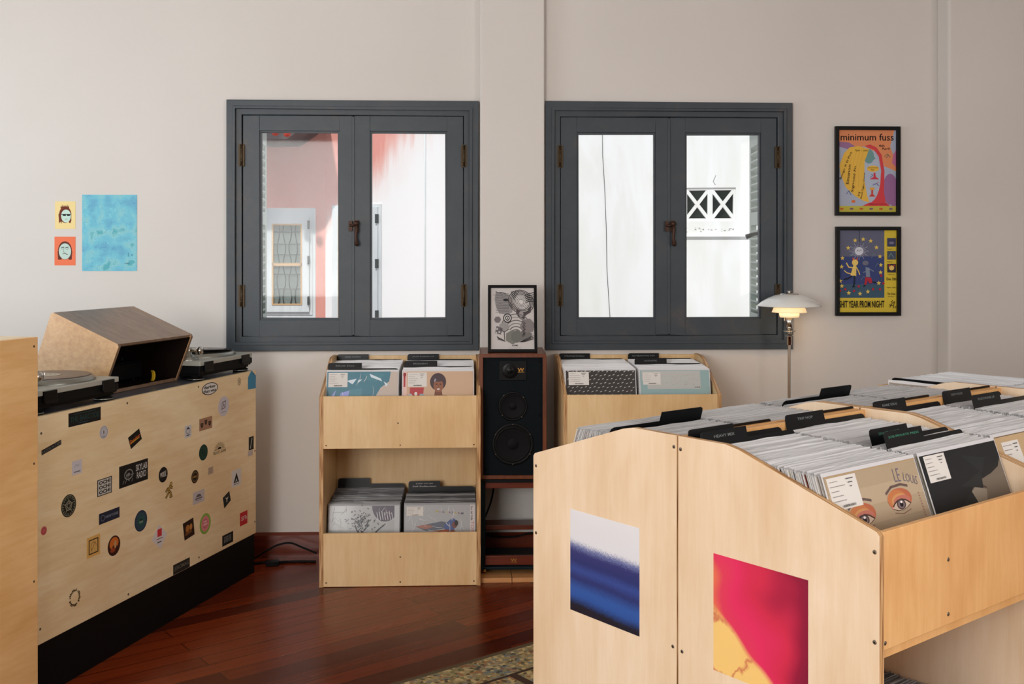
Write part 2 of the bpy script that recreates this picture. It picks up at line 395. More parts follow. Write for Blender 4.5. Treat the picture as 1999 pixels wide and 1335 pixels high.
def window(name, x0, x1):
    z0, z1 = WZ; W_ = x1-x0
    r_ = empty(name, WALL.translation, TH, kind='structure')
    q = MB(); frame(q, x0, x1, z0, z1, .042, -.022, .03); frame(q, x0+.03, x1-.03, z0+.03, z1-.03, .014, -.028, .0)
    frame(q, x0+.040, x1-.040, z0+.038, z1-.040, .032, -.012, .05); frame(q, x0+.068, x1-.068, z0+.066, z1-.068, .03, .034, .12)
    q.build('casing', 'slate', r_, bevel=.003)
    xm = (x0+x1)/2+.0; xs = x0+.0755; xe = x1-.0755; zs = z0+.0715; ze = z1-.0735
    for sa, sb, lw, rw in ((xs, xm-.0025, .080, .064), (xm+.0025, xe, .078, .078)):
        q = MB(); gx0, gx1, gz0, gz1 = sa+lw, sb-rw, z0+.150, z1-.148
        for a, b_, c, d in ((sa, gx0, zs, ze), (gx1, sb, zs, ze), (gx0, gx1, zs, gz0), (gx0, gx1, gz1, ze)):
            q.box(a, b_, -.006, .032, c, d)
        frame(q, gx0-.004, gx1+.004, gz0-.004, gz1+.004, .012, .002, .03)
        s_ = q.build('sash', 'slate', r_, bevel=.002)
        g_ = MB(); g_.box(gx0-.002, gx1+.002, .016, .019, gz0-.002, gz1+.002); g_.build('pane', 'glass', s_)
        if sa > xm:      # the moulded astragal covering the joint
            q = MB(); q.box(xm-.008, xm+.006, -.010, -.004, zs+.004, ze-.004); q.build('astragal', 'slate', s_, bevel=.002)
    for hx in (x0+.0715, x1-.0715):
        for hz0, hz1 in ((z1-.32, z1-.215), (z0+.215, z0+.32)):
            q = MB(); q.tube([(hx, -.016, hz0), (hx, -.016, hz1)], .0055, 10)
            for k in range(5): zz = hz0+(hz1-hz0)*k/4; q.lathe([(.0068, -.002), (.0068, .002)], (hx, -.016, zz), 10)
            for sx in (-.014, .014): q.box(hx+min(0, sx), hx+max(0, sx), -.0145, -.0115, hz0, hz1)
            q.build('hinge', 'brass', r_)
    zc = z0+.605
    q = MB(); q.box(xm-.022, xm-.004, -.022, -.006, zc-.025, zc+.025); q.box(xm+.004, xm+.026, -.016, -.006, zc-.03, zc+.028)
    q.tube([(xm-.016, -.028, zc+.002), (xm+.022, -.028, zc+.006)], .006, 8)
    q.tube([(xm+.016, -.030, zc+.022), (xm+.018, -.034, zc-.02), (xm+.014, -.036, zc-.055), (xm+.019, -.034, zc-.088), (xm+.021, -.032, zc-.096)], [.007, .008, .007, .011, .007], 10)
    q.lathe([(0, -.044), (.011, -.042), (.013, -.034), (.011, -.02)], (xm+.016, 0, zc+.012), 14, axis='y')
    q.build('handle', 'bronze', r_)
    return r_
w1 = window('window_1', WX[0], WX[1]); w2 = window('window_2', WX[2], WX[3])
# outward-opened louvred shutters seen edge-on through the panes
M['shutter'] = plain('pale_green_grey_paint', (168, 178, 172), .6)
def shutter(parent, hx, ang, sgn, handle=False):
    q = MB(); L = .52
    for a, b_ in ((0, .05), (L-.05, L)): q.box(0, sgn*.03, a, b_, WZ[0]+.07, WZ[1]-.07)
    for a, b_ in ((WZ[0]+.07, WZ[0]+.15), (1.62, 1.69), (WZ[1]-.15, WZ[1]-.07)): q.box(0, sgn*.03, .05, L-.05, a, b_)
    z = WZ[0]+.17
    while z < WZ[1]-.16:
        if not 1.59 < z < 1.69:
            q.prism([(sgn*-.004, z), (sgn*.034, z-.028), (sgn*.034, z-.02), (sgn*-.004, z+.008)], .05, L-.05, 'y')
        z += .042
    o = q.build('shutter', 'shutter', parent, loc=(hx, .13, 0), rot=(0, 0, ang))
    if handle:
        q = MB(); q.tube([(-sgn*.0, .03, 1.57), (-sgn*.035, .03, 1.57), (-sgn*.06, .03, 1.565), (-sgn*.10, .03, 1.55)], [.006, .007, .009, .013], 8)
        q.build('shutter_handle', 'black', o)
shutter(w1, WX[0]+.085, math.radians(2), -1)
shutter(w2, WX[3]-.085, math.radians(-5.5), 1, True)

# ------------------------------------------------------------------ the courtyard outside
def outer(name, cA, cB, lo, hi):
    m, nt, b = newmat(name)
    mp = mapping(nt, (3, 3, .7)); n = nd(nt, 'ShaderNodeTexNoise', i_Scale=1.6, i_Detail=5.0, i_Roughness=.6, i_Distortion=.5); nt.links.new(mp.outputs[0], n.inputs[0])
    r = ramp(nt, n.outputs[0], [(lo, cA), (hi, cB)])
    nt.links.new(r.outputs[0], b.inputs['Base Color']); b.inputs['Roughness'].default_value = .9
    return m
M['pink'] = outer('pink_limewash', (212, 140, 128), (222, 160, 150), .35, .7)
M['white_out'] = outer('white_limewash', (232, 230, 228), (240, 238, 240), .4, .6)
M['white_pink'] = outer('painted_sun_white_on_pink', (236, 222, 220), (240, 236, 238), .40, .50)  # pale tone standing in for overexposed sunlight on pink
m, nt, b = newmat('pink_with_painted_sun_fade')  # pink wall; sunlit overexposure painted as a fade to white
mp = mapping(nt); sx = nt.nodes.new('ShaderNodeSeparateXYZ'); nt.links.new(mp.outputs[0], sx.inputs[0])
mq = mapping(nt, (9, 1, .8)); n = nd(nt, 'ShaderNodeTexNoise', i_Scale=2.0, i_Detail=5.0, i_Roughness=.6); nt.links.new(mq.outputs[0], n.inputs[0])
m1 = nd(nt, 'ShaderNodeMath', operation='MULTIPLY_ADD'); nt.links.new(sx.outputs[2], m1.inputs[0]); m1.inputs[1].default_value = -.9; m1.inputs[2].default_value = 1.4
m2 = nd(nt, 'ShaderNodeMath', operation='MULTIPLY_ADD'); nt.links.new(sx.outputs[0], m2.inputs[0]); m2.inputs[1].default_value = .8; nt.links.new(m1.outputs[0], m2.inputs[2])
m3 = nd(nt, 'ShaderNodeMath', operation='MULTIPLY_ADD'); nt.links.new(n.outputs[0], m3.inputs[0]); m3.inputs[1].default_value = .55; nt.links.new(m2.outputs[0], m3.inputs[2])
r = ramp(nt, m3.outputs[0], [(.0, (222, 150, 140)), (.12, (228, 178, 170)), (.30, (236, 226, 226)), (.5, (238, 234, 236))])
nt.links.new(r.outputs[0], b.inputs['Base Color']); b.inputs['Roughness'].default_value = .9; M['pink_sun_fade'] = m
M['frame_out'] = outer('weathered_white_paint', (196, 200, 204), (222, 224, 226), .35, .65)
M['tan_out'] = plain('varnished_bead', (196, 160, 120), .6)
M['glass_dark'] = plain('dark_window_glass', (120, 130, 128), .12)
M['grille'] = plain('iron_grille', (60, 66, 68), .5)
M['ground'] = plain('courtyard_paving', (170, 165, 158), .9)
M['eave'] = outer('dark_eave_boards', (82, 76, 80), (110, 100, 100), .4, .7)
g_ = MB(); g_.box(-9, 9, 5.75, 14, -.3, -.2); g_ = g_.build('courtyard_ground', 'ground'); struct(g_)
bld = empty('courtyard_building', (0, 0, 0), label='pink and white limewashed building across the courtyard outside the windows', cat='building')
A_ = Vector((-1.52, 8.60)); B_ = Vector((-.02, 7.75)); C_ = Vector((3.4, 7.35))
q = MB(); q.box(-5.5, A_.x, 8.6, 8.9, -.2, 3.0); q.build('wall', 'pink', bld)
def seg(P0, P1):            # a child frame running from P0 to P1, outside face at y = 0
    d = P1-P0; return P0, math.atan2(d.y, d.x), d.length
# oblique side wall with its own window opening and a downpipe
P0, ang, L = seg(A_, B_)
def seg_x(px, P0, ang):     # where an image column meets the segment
    k = (px-1000)/F; c, s_ = math.cos(ang), math.sin(ang)
    return (k*P0.y-P0.x)/(c-k*s_)
sw = MB(); sw.box(0, L, 0, .25, -.2, 3.3); so = sw.build('wall', 'pink_sun_fade', bld, loc=(P0.x, P0.y, 0), rot=(0, 0, ang))
q = MB(); xp = seg_x(831, P0, ang); q.tube([(xp, -.006, -.2), (xp, -.006, 3.3)], .006, 8); q.build('cable', 'frame_out', so)
def ywindow(parent, x0, x1, z0, z1, ornate=True):
    q = MB(); frame(q, x0, x1, z0, z1, .04, -.012, .0); frame(q, x0+.025, x1-.025, z0+.025, z1-.025, .055, -.03, -.008)
    wo = q.build('window', 'frame_out', parent)
    gx0, gx1, gz0, gz1 = x0+.08, x1-.08, z0+.08, z1-.08
    if gx1-gx0 < .05: gx0, gx1 = x0+.06, x1-.06
    q = MB(); q.box(gx0, gx1, -.012, -.009, gz0, gz1); q.build('pane', 'glass_dark', wo)
    q = MB(); frame(q, gx0, gx1, gz0, gz1, .012, -.034, -.012); zm = gz0+(gz1-gz0)*.5; q.box(gx0, gx1, -.034, -.012, zm-.012, zm+.012); q.build('bead', 'tan_out', wo)
    q = MB(); n = 5
    for k in range(1, n): xx = gx0+(gx1-gx0)*k/n; q.tube([(xx+.012*math.sin(j*1.3)*(1 if k % 2 else -1), -.022, gz0+(gz1-gz0)*j/12) for j in range(13)], .004, 6)
    for zz in (.2, .38, .62, .75, .9): q.tube([(gx0, -.022, gz0+(gz1-gz0)*zz), (gx1, -.022, gz0+(gz1-gz0)*zz)], .0035, 6)
    q.build('grille', 'grille', wo)
    for k in (.1, .5, .85): q = MB(); q.box(x1-.035, x1-.022, -.045, -.012, z0+(z1-z0)*k, z0+(z1-z0)*k+.07); q.build('hinge', 'grille', wo)
pw = MB(); pw.box(-2.05, -1.60, -.004, 0, .93, 1.84)
po = pw.build('window_surround', 'frame_out', bld, loc=(0, 8.6, 0)); ywindow(po, -2.03, -1.625, .97, 1.79)
xa, xb = seg_x(650, P0, ang), seg_x(746, P0, ang); ywindow(so, xa, xb, .85, 1.86)
# eave above the pink wall
q = MB(); q.prism([(-2.9, 2.32), (-1.72, 2.34), (-1.50, 2.50), (-1.50, 2.62), (-2.9, 2.62)], 8.05, 8.6, 'y'); q.build('eave', 'eave', bld)
for i, (px, py) in enumerate(((538, 258), (561, 260))):
    s_ = F/7.98; q = MB(); q.lathe([(0, -.03), (.022, -.022), (.03, 0), (.022, .022), (0, .03)], (0, 0, 0), 14); q.build('lantern', M.setdefault('redlamp', plain('red_lacquer', (206, 60, 44), .3)), bld, loc=((px-1000)/s_, 7.98, CAMZ-(py-HZ)/s_))
# far white wall with pierced blocks and a ledge
P0, ang, L = seg(B_, C_)
cx0, cx1 = seg_x(1337, P0, ang), seg_x(1437, P0, ang)
zb1, zb0 = 1.46+(HZ-366)/F*7.57, 1.46+(HZ-431)/F*7.57
q = MB()
for a, b_, c, d in ((0, L, -.2, zb0), (0, L, zb1, 3.3), (0, cx0, zb0, zb1), (cx1, L, zb0, zb1)): q.box(a, b_, 0, .2, c, d)
zl = 1.46+(HZ-462)/F*7.6
q.prism([(-.018, zl), (0, zl-.012), (0, zl+.012), (-.018, zl+.006)], cx0-.22, L, 'x')
w3 = q.build('wall', 'white_out', bld, loc=(P0.x, P0.y, 0), rot=(0, 0, ang))
q = MB(); xmid = (cx0+cx1)/2
for a, b_ in ((cx0, xmid), (xmid, cx1)):
    frame(q, a, b_, zb0, zb1, .018, .01, .06)
    for s_ in (1, -1):
        z0_, z1_ = (zb0, zb1) if s_ > 0 else (zb1, zb0)
        d = Vector((b_-a, 0, z1_-z0_)); n_ = Vector((-d.z, 0, d.x)).normalized()*.012
        p = [Vector((a, 0, z0_))+n_, Vector((a, 0, z0_))-n_, Vector((b_, 0, z1_))-n_, Vector((b_, 0, z1_))+n_]
        q.prism([(v.x, v.z) for v in p], .01+.0005*s_, .06, 'y')
q.build('pierced_block', 'white_out', w3)
q = MB(); q.box(cx0-.02, cx1+.02, .2, .22, zb0-.02, zb1+.02); q.build('block_backing', M.setdefault('scr', plain('grey_green_backing', (112, 124, 122), .8)), w3)  # plain grey-green sheet closing the holes behind the blocks
# a thin cable running down the white wall, and flaking marks by the ledge
xk = seg_x(1176, P0, ang); q = MB()
xo = [0, .004, .02, .03, .034, .05, .07]; q.tube([(xk+xo[k]*1.0, -.004, 2.45-k*.27) for k in range(7)], .0022, 5); q.build('cable', 'grille', w3)
random.seed(5); q = MB()
for k in range(26):
    x = cx0+random.random()*(cx1-cx0)*.95; z = zl+.05+random.gauss(0, .008); q.prism([(x, z), (x+.012, z+random.uniform(-.006, .004)), (x+.010, z+.005)], -.001, 0, 'y')
for k, (a, b_, c, d) in enumerate(((cx0+.22, zb1+.09, cx0+.20, zb1+.045), (cx0+.20, zb1+.045, cx0+.215, zb1+.02), (cx0+.62, zb1+.05, cx0+.56, zb1+.03))):
    q.prism([(a, b_), (c, d), (c+.006, d), (a+.004, b_)], -.001, 0, 'y')
tag(q.build('flaking_paint', M.setdefault('flk', plain('flaked_plaster', (150, 146, 146), .9)), w3), kind='stuff')

# ------------------------------------------------------------------ things on the window wall
def wall_thing(art, name, px0, px1, py0, py1, depth=0.0, mat='print'):
    x0 = wall_x(px0); z0 = wall_z((px0+px1)/2, py1)
    o = art.put(name, loc=WALL @ Vector((x0, -.0005-depth, z0)), rot=(0, 0, TH), mat=mat); return o
def wall_size(px0, px1, py0, py1): return wall_x(px1)-wall_x(px0), wall_z((px0+px1)/2, py0)-wall_z((px0+px1)/2, py1)

w_, h_ = wall_size(108, 148, 393, 447)
a = Art(w_, h_, (238, 214, 150)); cx = w_*.5
a.ell(cx, h_*.52, w_*.30, h_*.30, (110, 44, 24)); a.poly([(w_*.17, h_*.55), (w_*.2, h_*.2), (w_*.27, h_*.27), (w_*.32, h_*.18), (w_*.36, h_*.5)], (110, 44, 24))
a.poly([(w_*.66, h_*.5), (w_*.68, h_*.24), (w_*.74, h_*.2), (w_*.8, h_*.3), (w_*.8, h_*.6)], (110, 44, 24))
for k in range(7): x = w_*(.3+.06*k); a.poly([(x-w_*.04, h_*.75), (x+w_*.04, h_*.75), (x+w_*.01, h_*(.86+.03*(k % 2)))], (110, 44, 24))
a.ell(w_*.54, h_*.47, w_*.24, h_*.235, (196, 222, 208)); a.stroke([(w_*.3, h_*.53), (w_*.78, h_*.53)], .003, (20, 30, 30))
a.ell(w_*.46, h_*.5, w_*.09, h_*.03, (18, 22, 22)); a.ell(w_*.66, h_*.5, w_*.09, h_*.03, (18, 22, 22)); a.stroke([(w_*.5, h_*.36), (w_*.62, h_*.365)], .002, (90, 110, 100))
tag(wall_thing(a, 'art_card', 108, 148, 393, 447), 'small pale yellow card with a drawn spiky-haired face in dark glasses, taped to the wall', 'art card', 'small face cards on the wall')
w_, h_ = wall_size(107, 148, 462, 518)
a = Art(w_, h_, (236, 120, 82))
a.ell(w_*.5, h_*.52, w_*.33, h_*.32, (92, 44, 30)); a.poly([(w_*.15, h_*.5), (w_*.17, h_*.2), (w_*.34, h_*.2), (w_*.3, h_*.5)], (92, 44, 30)); a.poly([(w_*.85, h_*.5), (w_*.82, h_*.2), (w_*.66, h_*.2), (w_*.7, h_*.5)], (92, 44, 30))
a.ell(w_*.5, h_*.49, w_*.29, h_*.28, (192, 214, 204))
for sx in (.4, .6):
    a.stroke([(w_*(sx-.07), h_*.63), (w_*(sx+.06), h_*.64)], .003, (40, 50, 46)); a.ring(w_*sx, h_*.585, w_*.06, h_*.03, .0012, (60, 70, 64), 10)
a.stroke([(w_*.45, h_*.52), (w_*.42, h_*.47), (w_*.5, h_*.46)], .0016, (60, 70, 64)); a.stroke([(w_*.4, h_*.4), (w_*.5, h_*.415), (w_*.62, h_*.38)], .003, (90, 60, 56))
tag(wall_thing(a, 'art_card', 107, 148, 462, 518), 'small orange card with a drawn round long-haired face, taped to the wall', 'art card', 'small face cards on the wall')

# marbled blue print
m, nt, b = newmat('marbled_blue_print')
mp = mapping(nt, (1, 1, 1)); n = nd(nt, 'ShaderNodeTexNoise', i_Scale=9.0, i_Detail=2.0, i_Distortion=1.2); nt.links.new(mp.outputs[0], n.inputs[0])
vm = nd(nt, 'ShaderNodeVectorMath', operation='SCALE'); nt.links.new(n.outputs[1], vm.inputs[0]); vm.inputs['Scale'].default_value = .34
va = nd(nt, 'ShaderNodeVectorMath', operation='ADD'); nt.links.new(vm.outputs[0], va.inputs[0]); nt.links.new(mp.outputs[0], va.inputs[1])
wv = nd(nt, 'ShaderNodeTexWave', wave_type='RINGS', i_Scale=26.0, i_Distortion=3.0, i_Detail=1.0); nt.links.new(va.outputs[0], wv.inputs[0])
r1 = ramp(nt, wv.outputs[1], [(.1, (70, 168, 192)), (.5, (118, 200, 214)), (.9, (58, 150, 184))])
n2 = nd(nt, 'ShaderNodeTexNoise', i_Scale=14.0, i_Detail=3.0); nt.links.new(mp.outputs[0], n2.inputs[0])
r2 = ramp(nt, n2.outputs[0], [(.36, (84, 150, 190)), (.5, (110, 196, 212)), (.60, (150, 206, 200)), (.68, (20, 150, 150))])
c_ = mixc(nt, .5, r1.outputs[0], r2.outputs[0]); nt.links.new(c_, b.inputs['Base Color']); b.inputs['Roughness'].default_value = .45
M['marble'] = m
w_, h_ = wall_size(161, 268, 380, 529)
q = MB(); q.box(0, w_, -.001, 0, 0, h_)
o = q.build('poster', 'marble', loc=WALL @ Vector((wall_x(161), -.0005, wall_z(214, 529))), rot=(0, 0, TH))
tag(o, 'unframed turquoise marbled poster stuck on the wall beside the two face cards', 'poster')
a = Art(w_, h_, None, .001); a.text('DARP', w_*.82, h_*.10, w_*.09, h_*.016, (20, 40, 60)); a.stroke([(w_*.84, h_*.24), (w_*.84, h_*.19)], .002, (30, 80, 100)); a.ell(w_*.91, h_*.21, .003, .003, (30, 70, 90), 8)
a.put('lettering', o)

def framed(name, px0, px1, py0, py1, fw, label, art_fn, group):
    W_, H_ = wall_size(px0, px1, py0, py1)
    r_ = empty(name, WALL @ Vector((wall_x(px0), 0, wall_z((px0+px1)/2, py1))), TH, label=label, cat='framed poster', group=group)
    q = MB(); frame(q, 0, W_, 0, H_, fw, -.024, -.001); q.build('picture_frame', 'frameblack', r_, bevel=.0015)
    a = Art(W_-2*fw, H_-2*fw, None, .0); art_fn(a, W_-2*fw, H_-2*fw)
    a.put('poster_print', r_, loc=(fw, -.008, fw))
    return r_
def poster1(a, w, h):
    a.prism([(0, 0), (w, 0), (w, h), (0, h)], 0, .004, 'y', col=(168, 176, 196))
    a.poly([(0, h), (w*.97, h), (w*.9, h*.8), (w, h*.6), (w, h*.5), (w*.8, h*.56), (w*.7, h*.72), (w*.45, h*.80), (w*.2, h*.78), (0, h*.85)], (222, 140, 96))
    a.poly([(0, h*.86), (w*.18, h*.85), (w*.3, h*.8), (w*.2, h*.76), (0, h*.8)], (150, 110, 150))
    a.poly([(w*.95, h*.7), (w, h*.76), (w, h*.55), (w*.93, h*.6)], (190, 110, 150)); a.ell(w*.9, h*.28, w*.13, h*.19, (150, 104, 150)); a.ell(w*.97, h*.13, w*.06, h*.08, (150, 104, 150))
    a.rect(0, 0, w, h*.075, (190, 178, 70))
    for k in range(6): x = w*(.06+.17*k); a.ell(x, h*.04, w*.035, h*.012, ((190, 90, 50), (120, 90, 110))[k % 2], 10)
    a.poly([(w*.42, h*.075), (w*.6, h*.14), (w*.70, h*.26), (w*.745, h*.5), (w*.7, h*.68), (w*.62, h*.76), (w*.5, h*.79), (w*.46, h*.81), (w*.55, h*.825), (w*.66, h*.79), (w*.75, h*.70), (w*.80, h*.5), (w*.79, h*.25), (w*.82, h*.12), (w*.9, h*.075)], (208, 66, 72))
    a.ell(w*.52, h*.44, w*.215, h*.33, (176, 186, 204)); a.ell(w*.53, h*.68, w*.09, h*.09, (110, 150, 150), 14); a.poly([(w*.6, h*.7), (w*.645, h*.655), (w*.6, h*.63)], (110, 150, 150))
    a.poly([(w*.04, h*.46), (w*.02, h*.57), (w*.10, h*.72), (w*.2, h*.79), (w*.35, h*.805), (w*.53, h*.77), (w*.50, h*.7), (w*.455, h*.62), (w*.45, h*.4), (w*.50, h*.2), (w*.54, h*.12), (w*.44, h*.135), (w*.3, h*.19), (w*.13, h*.30)], (226, 180, 74))
    for k in range(4): a.stroke([(w*(.2+.05*k), h*.3), (w*(.17+.06*k), h*.5), (w*(.25+.06*k), h*.73)], .0012, (200, 150, 60))
    a.text('minimum fuss', w*.5, h*.915, w*.92, h*.085, (20, 16, 18), bold=.01)
    a.text('4th', w*.75, h*.81, w*.10, h*.032, (40, 24, 24)); a.text('April', w*.82, h*.772, w*.14, h*.034, (40, 24, 24)); a.text('9pm - Late', w*.40, h*.75, w*.22, h*.032, (90, 66, 20))
    a.text('Bongo X El Pno', w*.13, h*.565, w*.50, h*.034, (40, 30, 20), rot=math.radians(68)); a.text('Emanon', w*.175, h*.46, h*.24, h*.036, (40, 30, 20), rot=math.radians(83)); a.text('Sigmoid Fn', w*.27, h*.40, h*.32, h*.036, (40, 30, 20), rot=math.radians(83))
    a.text('DJ', w*.36, h*.22, w*.07, h*.028, (40, 30, 20), rot=math.radians(80)); a.text('Jane Chante', w*.445, h*.38, h*.2, h*.022, (40, 30, 20), rot=math.radians(86)); a.text('Good Club', w*.41, h*.24, h*.16, h*.022, (40, 30, 20), rot=math.radians(80))
    a.ell(w*.60, h*.53, w*.105, h*.038, (226, 180, 74)); a.text('Experimental', w*.6, h*.54, w*.17, h*.016, (60, 40, 20)); a.text('Bar', w*.6, h*.517, w*.06, h*.016, (60, 40, 20))
    a.poly([(w*.54, h*.40), (w*.71, h*.40), (w*.65, h*.43), (w*.64, h*.48), (w*.61, h*.48), (w*.61, h*.43)], (200, 60, 80)); a.stroke([(w*.55, h*.42), (w*.6, h*.45), (w*.56, h*.46)], .0022, (70, 80, 140)); a.stroke([(w*.6, h*.33), (w*.66, h*.35), (w*.7, h*.32)], .003, (80, 80, 150)); a.stroke([(w*.66, h*.35), (w*.7, h*.37)], .002, (200, 60, 80))
    a.poly([(w*.53, h*.19), (w*.64, h*.19), (w*.6, h*.22), (w*.6, h*.27), (w*.57, h*.27), (w*.57, h*.22)], (200, 60, 50)); a.ell(w*.585, h*.285, w*.045, h*.016, (226, 160, 60), 12)
    a.text('Magnetic Schlock', w*.69, h*.098, w*.3, h*.016, (110, 20, 30)); a.stroke([(w*.14, h*.22), (w*.18, h*.26), (w*.22, h*.21)], .003, (80, 90, 140)); a.ell(w*.26, h*.13, w*.035, h*.018, (216, 110, 50), 10); a.stroke([(w*.8, h*.68), (w*.85, h*.71), (w*.9, h*.67)], .003, (110, 110, 90)); a.stroke([(w*.83, h*.66), (w*.87, h*.70)], .003, (110, 110, 90))
framed('framed_poster', 1629, 1755, 247.5, 421, .0175, 'black-framed poster reading minimum fuss, upper one of the pair right of the window', poster1, 'framed posters right of the window')
def poster2(a, w, h):
    a.prism([(0, 0), (w, 0), (w, h), (0, h)], 0, .004, 'y', col=(214, 188, 62))
    a.rect(0, h*.175, w*.79, h, (98, 100, 122)); a.rect(0, h*.175, w*.79, h*.68, (58, 70, 120)); a.rect(0, h*.175, w*.79, h*.34, (62, 88, 110))
    for k in range(24):
        t_ = k*math.pi/12; r_ = w*(.12 if k % 2 else .17); a.stroke([(w*.35, h*.745), (w*.35+r_*math.cos(t_), h*.745+r_*.9*math.sin(t_))], .0015, (186, 190, 208))
    a.stroke([(w*.355, h), (w*.355, h*.8)], .002, (14, 14, 18)); a.ell(w*.35, h*.745, w*.075, h*.05, (206, 210, 222), 14)
    for k in range(6): a.stroke([(w*(.31+.015*k), h*(.74+.012*(k % 3))), (w*(.33+.012*k), h*(.76-.01*(k % 2)))], .0018, (30, 30, 40))
    # two dancing figures
    Y_ = (232, 200, 110)
    a.ell(w*.28, h*.605, w*.055, h*.038, Y_, 14); a.poly([(w*.235, h*.63), (w*.24, h*.675), (w*.27, h*.64)], (214, 90, 60)); a.poly([(w*.32, h*.63), (w*.33, h*.675), (w*.295, h*.64)], (214, 90, 60))
    a.poly([(w*.25, h*.57), (w*.30, h*.57), (w*.30, h*.44), (w*.20, h*.45)], Y_); a.stroke([(w*.26, h*.54), (w*.17, h*.55), (w*.13, h*.6)], .0055, Y_); a.stroke([(w*.3, h*.55), (w*.34, h*.50), (w*.36, h*.46)], .005, Y_); a.stroke([(w*.21, h*.47), (w*.14, h*.48), (w*.09, h*.51)], .004, Y_)
    a.stroke([(w*.22, h*.44), (w*.16, h*.41), (w*.09, h*.40)], .007, (24, 34, 48)); a.stroke([(w*.27, h*.44), (w*.27, h*.36), (w*.25, h*.31)], .008, (24, 40, 52))
    a.ell(w*.46, h*.60, w*.055, h*.03, (110, 110, 128), 12); a.poly([(w*.46, h*.55), (w*.53, h*.54), (w*.54, h*.43), (w*.47, h*.43)], (124, 136, 158)); a.stroke([(w*.48, h*.50), (w*.42, h*.485)], .004, (124, 136, 158)); a.stroke([(w*.52, h*.53), (w*.6, h*.5)], .004, (124, 136, 158))
    a.poly([(w*.46, h*.43), (w*.56, h*.42), (w*.58, h*.36), (w*.53, h*.35), (w*.5, h*.39), (w*.47, h*.33), (w*.44, h*.34)], (176, 44, 60)); a.stroke([(w*.58, h*.37), (w*.64, h*.36)], .005, (18, 22, 30)); a.stroke([(w*.46, h*.33), (w*.43, h*.315)], .005, (18, 22, 30)); a.stroke([(w*.23, h*.31), (w*.28, h*.31)], .004, (18, 22, 30))
    for x, z in ((.28, .875), (.42, .89), (.55, .87), (.16, .785), (.65, .79), (.06, .66), (.71, .68), (.045, .555), (.725, .575), (.05, .32), (.69, .355), (.17, .235), (.365, .225), (.50, .25), (.72, .485), (.02, .38)): a.star(w*x, h*z, w*.042, (224, 196, 96))
    for x, z in ((.11, .28), (.34, .315), (.26, .26), (.59, .28), (.71, .28), (.77, .35), (.02, .26), (.73, .445)): a.stroke([(w*x, h*z), (w*x, h*(z-.06))], .0016, (60, 120, 90)); a.ell(w*x, h*z, w*.022, h*.016, (172, 40, 60), 8)
    for x, z in ((.18, .67), (.56, .66), (.63, .55), (.38, .39)): a.stroke([(w*x, h*z), (w*(x+.04), h*(z+.05)), (w*(x+.07), h*(z+.03))], .0022, (104, 128, 140))
    for k, c in enumerate(((60, 64, 96), (70, 80, 100), (50, 44, 60))):
        z = h*(.80-.158*k); a.rect(w*.835, z, w*.985, z+h*.105, c)
    a.ell(w*.91, h*.845, w*.045, h*.018, (120, 116, 140), 10); a.stroke([(w*.86, h*.67), (w*.9, h*.72), (w*.95, h*.66)], .004, (110, 130, 130)); a.ell(w*.91, h*.54, w*.045, h*.03, (232, 200, 110), 12); a.poly([(w*.85, h*.56), (w*.87, h*.585), (w*.9, h*.56)], (190, 60, 50)); a.poly([(w*.93, h*.56), (w*.96, h*.585), (w*.97, h*.56)], (190, 60, 50))
    a.text('Dec 5th', w*.905, h*.405, w*.165, h*.036, (24, 24, 20)); a.text('10pm - Late', w*.905, h*.30, w*.15, h*.020, (60, 54, 30)); a.text('The Great', w*.905, h*.225, w*.14, h*.024, (40, 38, 24)); a.text('Escape', w*.90, h*.19, w*.10, h*.014, (90, 80, 40)); a.text('Bungalo', w*.88, h*.77, w*.08, h*.012, (60, 54, 30)); a.text('E.Sun', w*.88, h*.615, w*.08, h*.012, (60, 54, 30)); a.text('Zappy Fay', w*.90, h*.46, w*.12, h*.012, (60, 54, 30))
    a.text('SHIT YEAR PROM NIGHT', w*.395, h*.098, w*.78, h*.085, (18, 18, 16), bold=.02)
    for p in ([(.88, .06), (.92, .11), (.96, .13)], [(.87, .09), (.93, .08)], [(.94, .05), (.95, .11), (.97, .12)], [(.90, .12), (.93, .145)], [(.97, .055), (.985, .07)]): a.stroke([(w*x, h*z) for x, z in p], .003, (20, 20, 18))
framed('framed_poster', 1630, 1756, 442.5, 616, .0175, 'black-framed blue and yellow poster reading shit year prom night, below the other framed poster', poster2, 'framed posters right of the window')
# ------------------------------------------------------------------ plywood record racks
def screw(parent, x, y, z, axis='y', r=.0042, mat='screw'):
    q = MB(); s_ = -1 if axis in ('y', '-x') else 1
    q.lathe([(0, s_*.0008), (r*.8, s_*.0010), (r, s_*.0003), (r, 0)], (0, 0, 0), 12, axis='y' if axis == 'y' else 'x')
    q.build('screw', mat, parent, loc=(x, y, z))

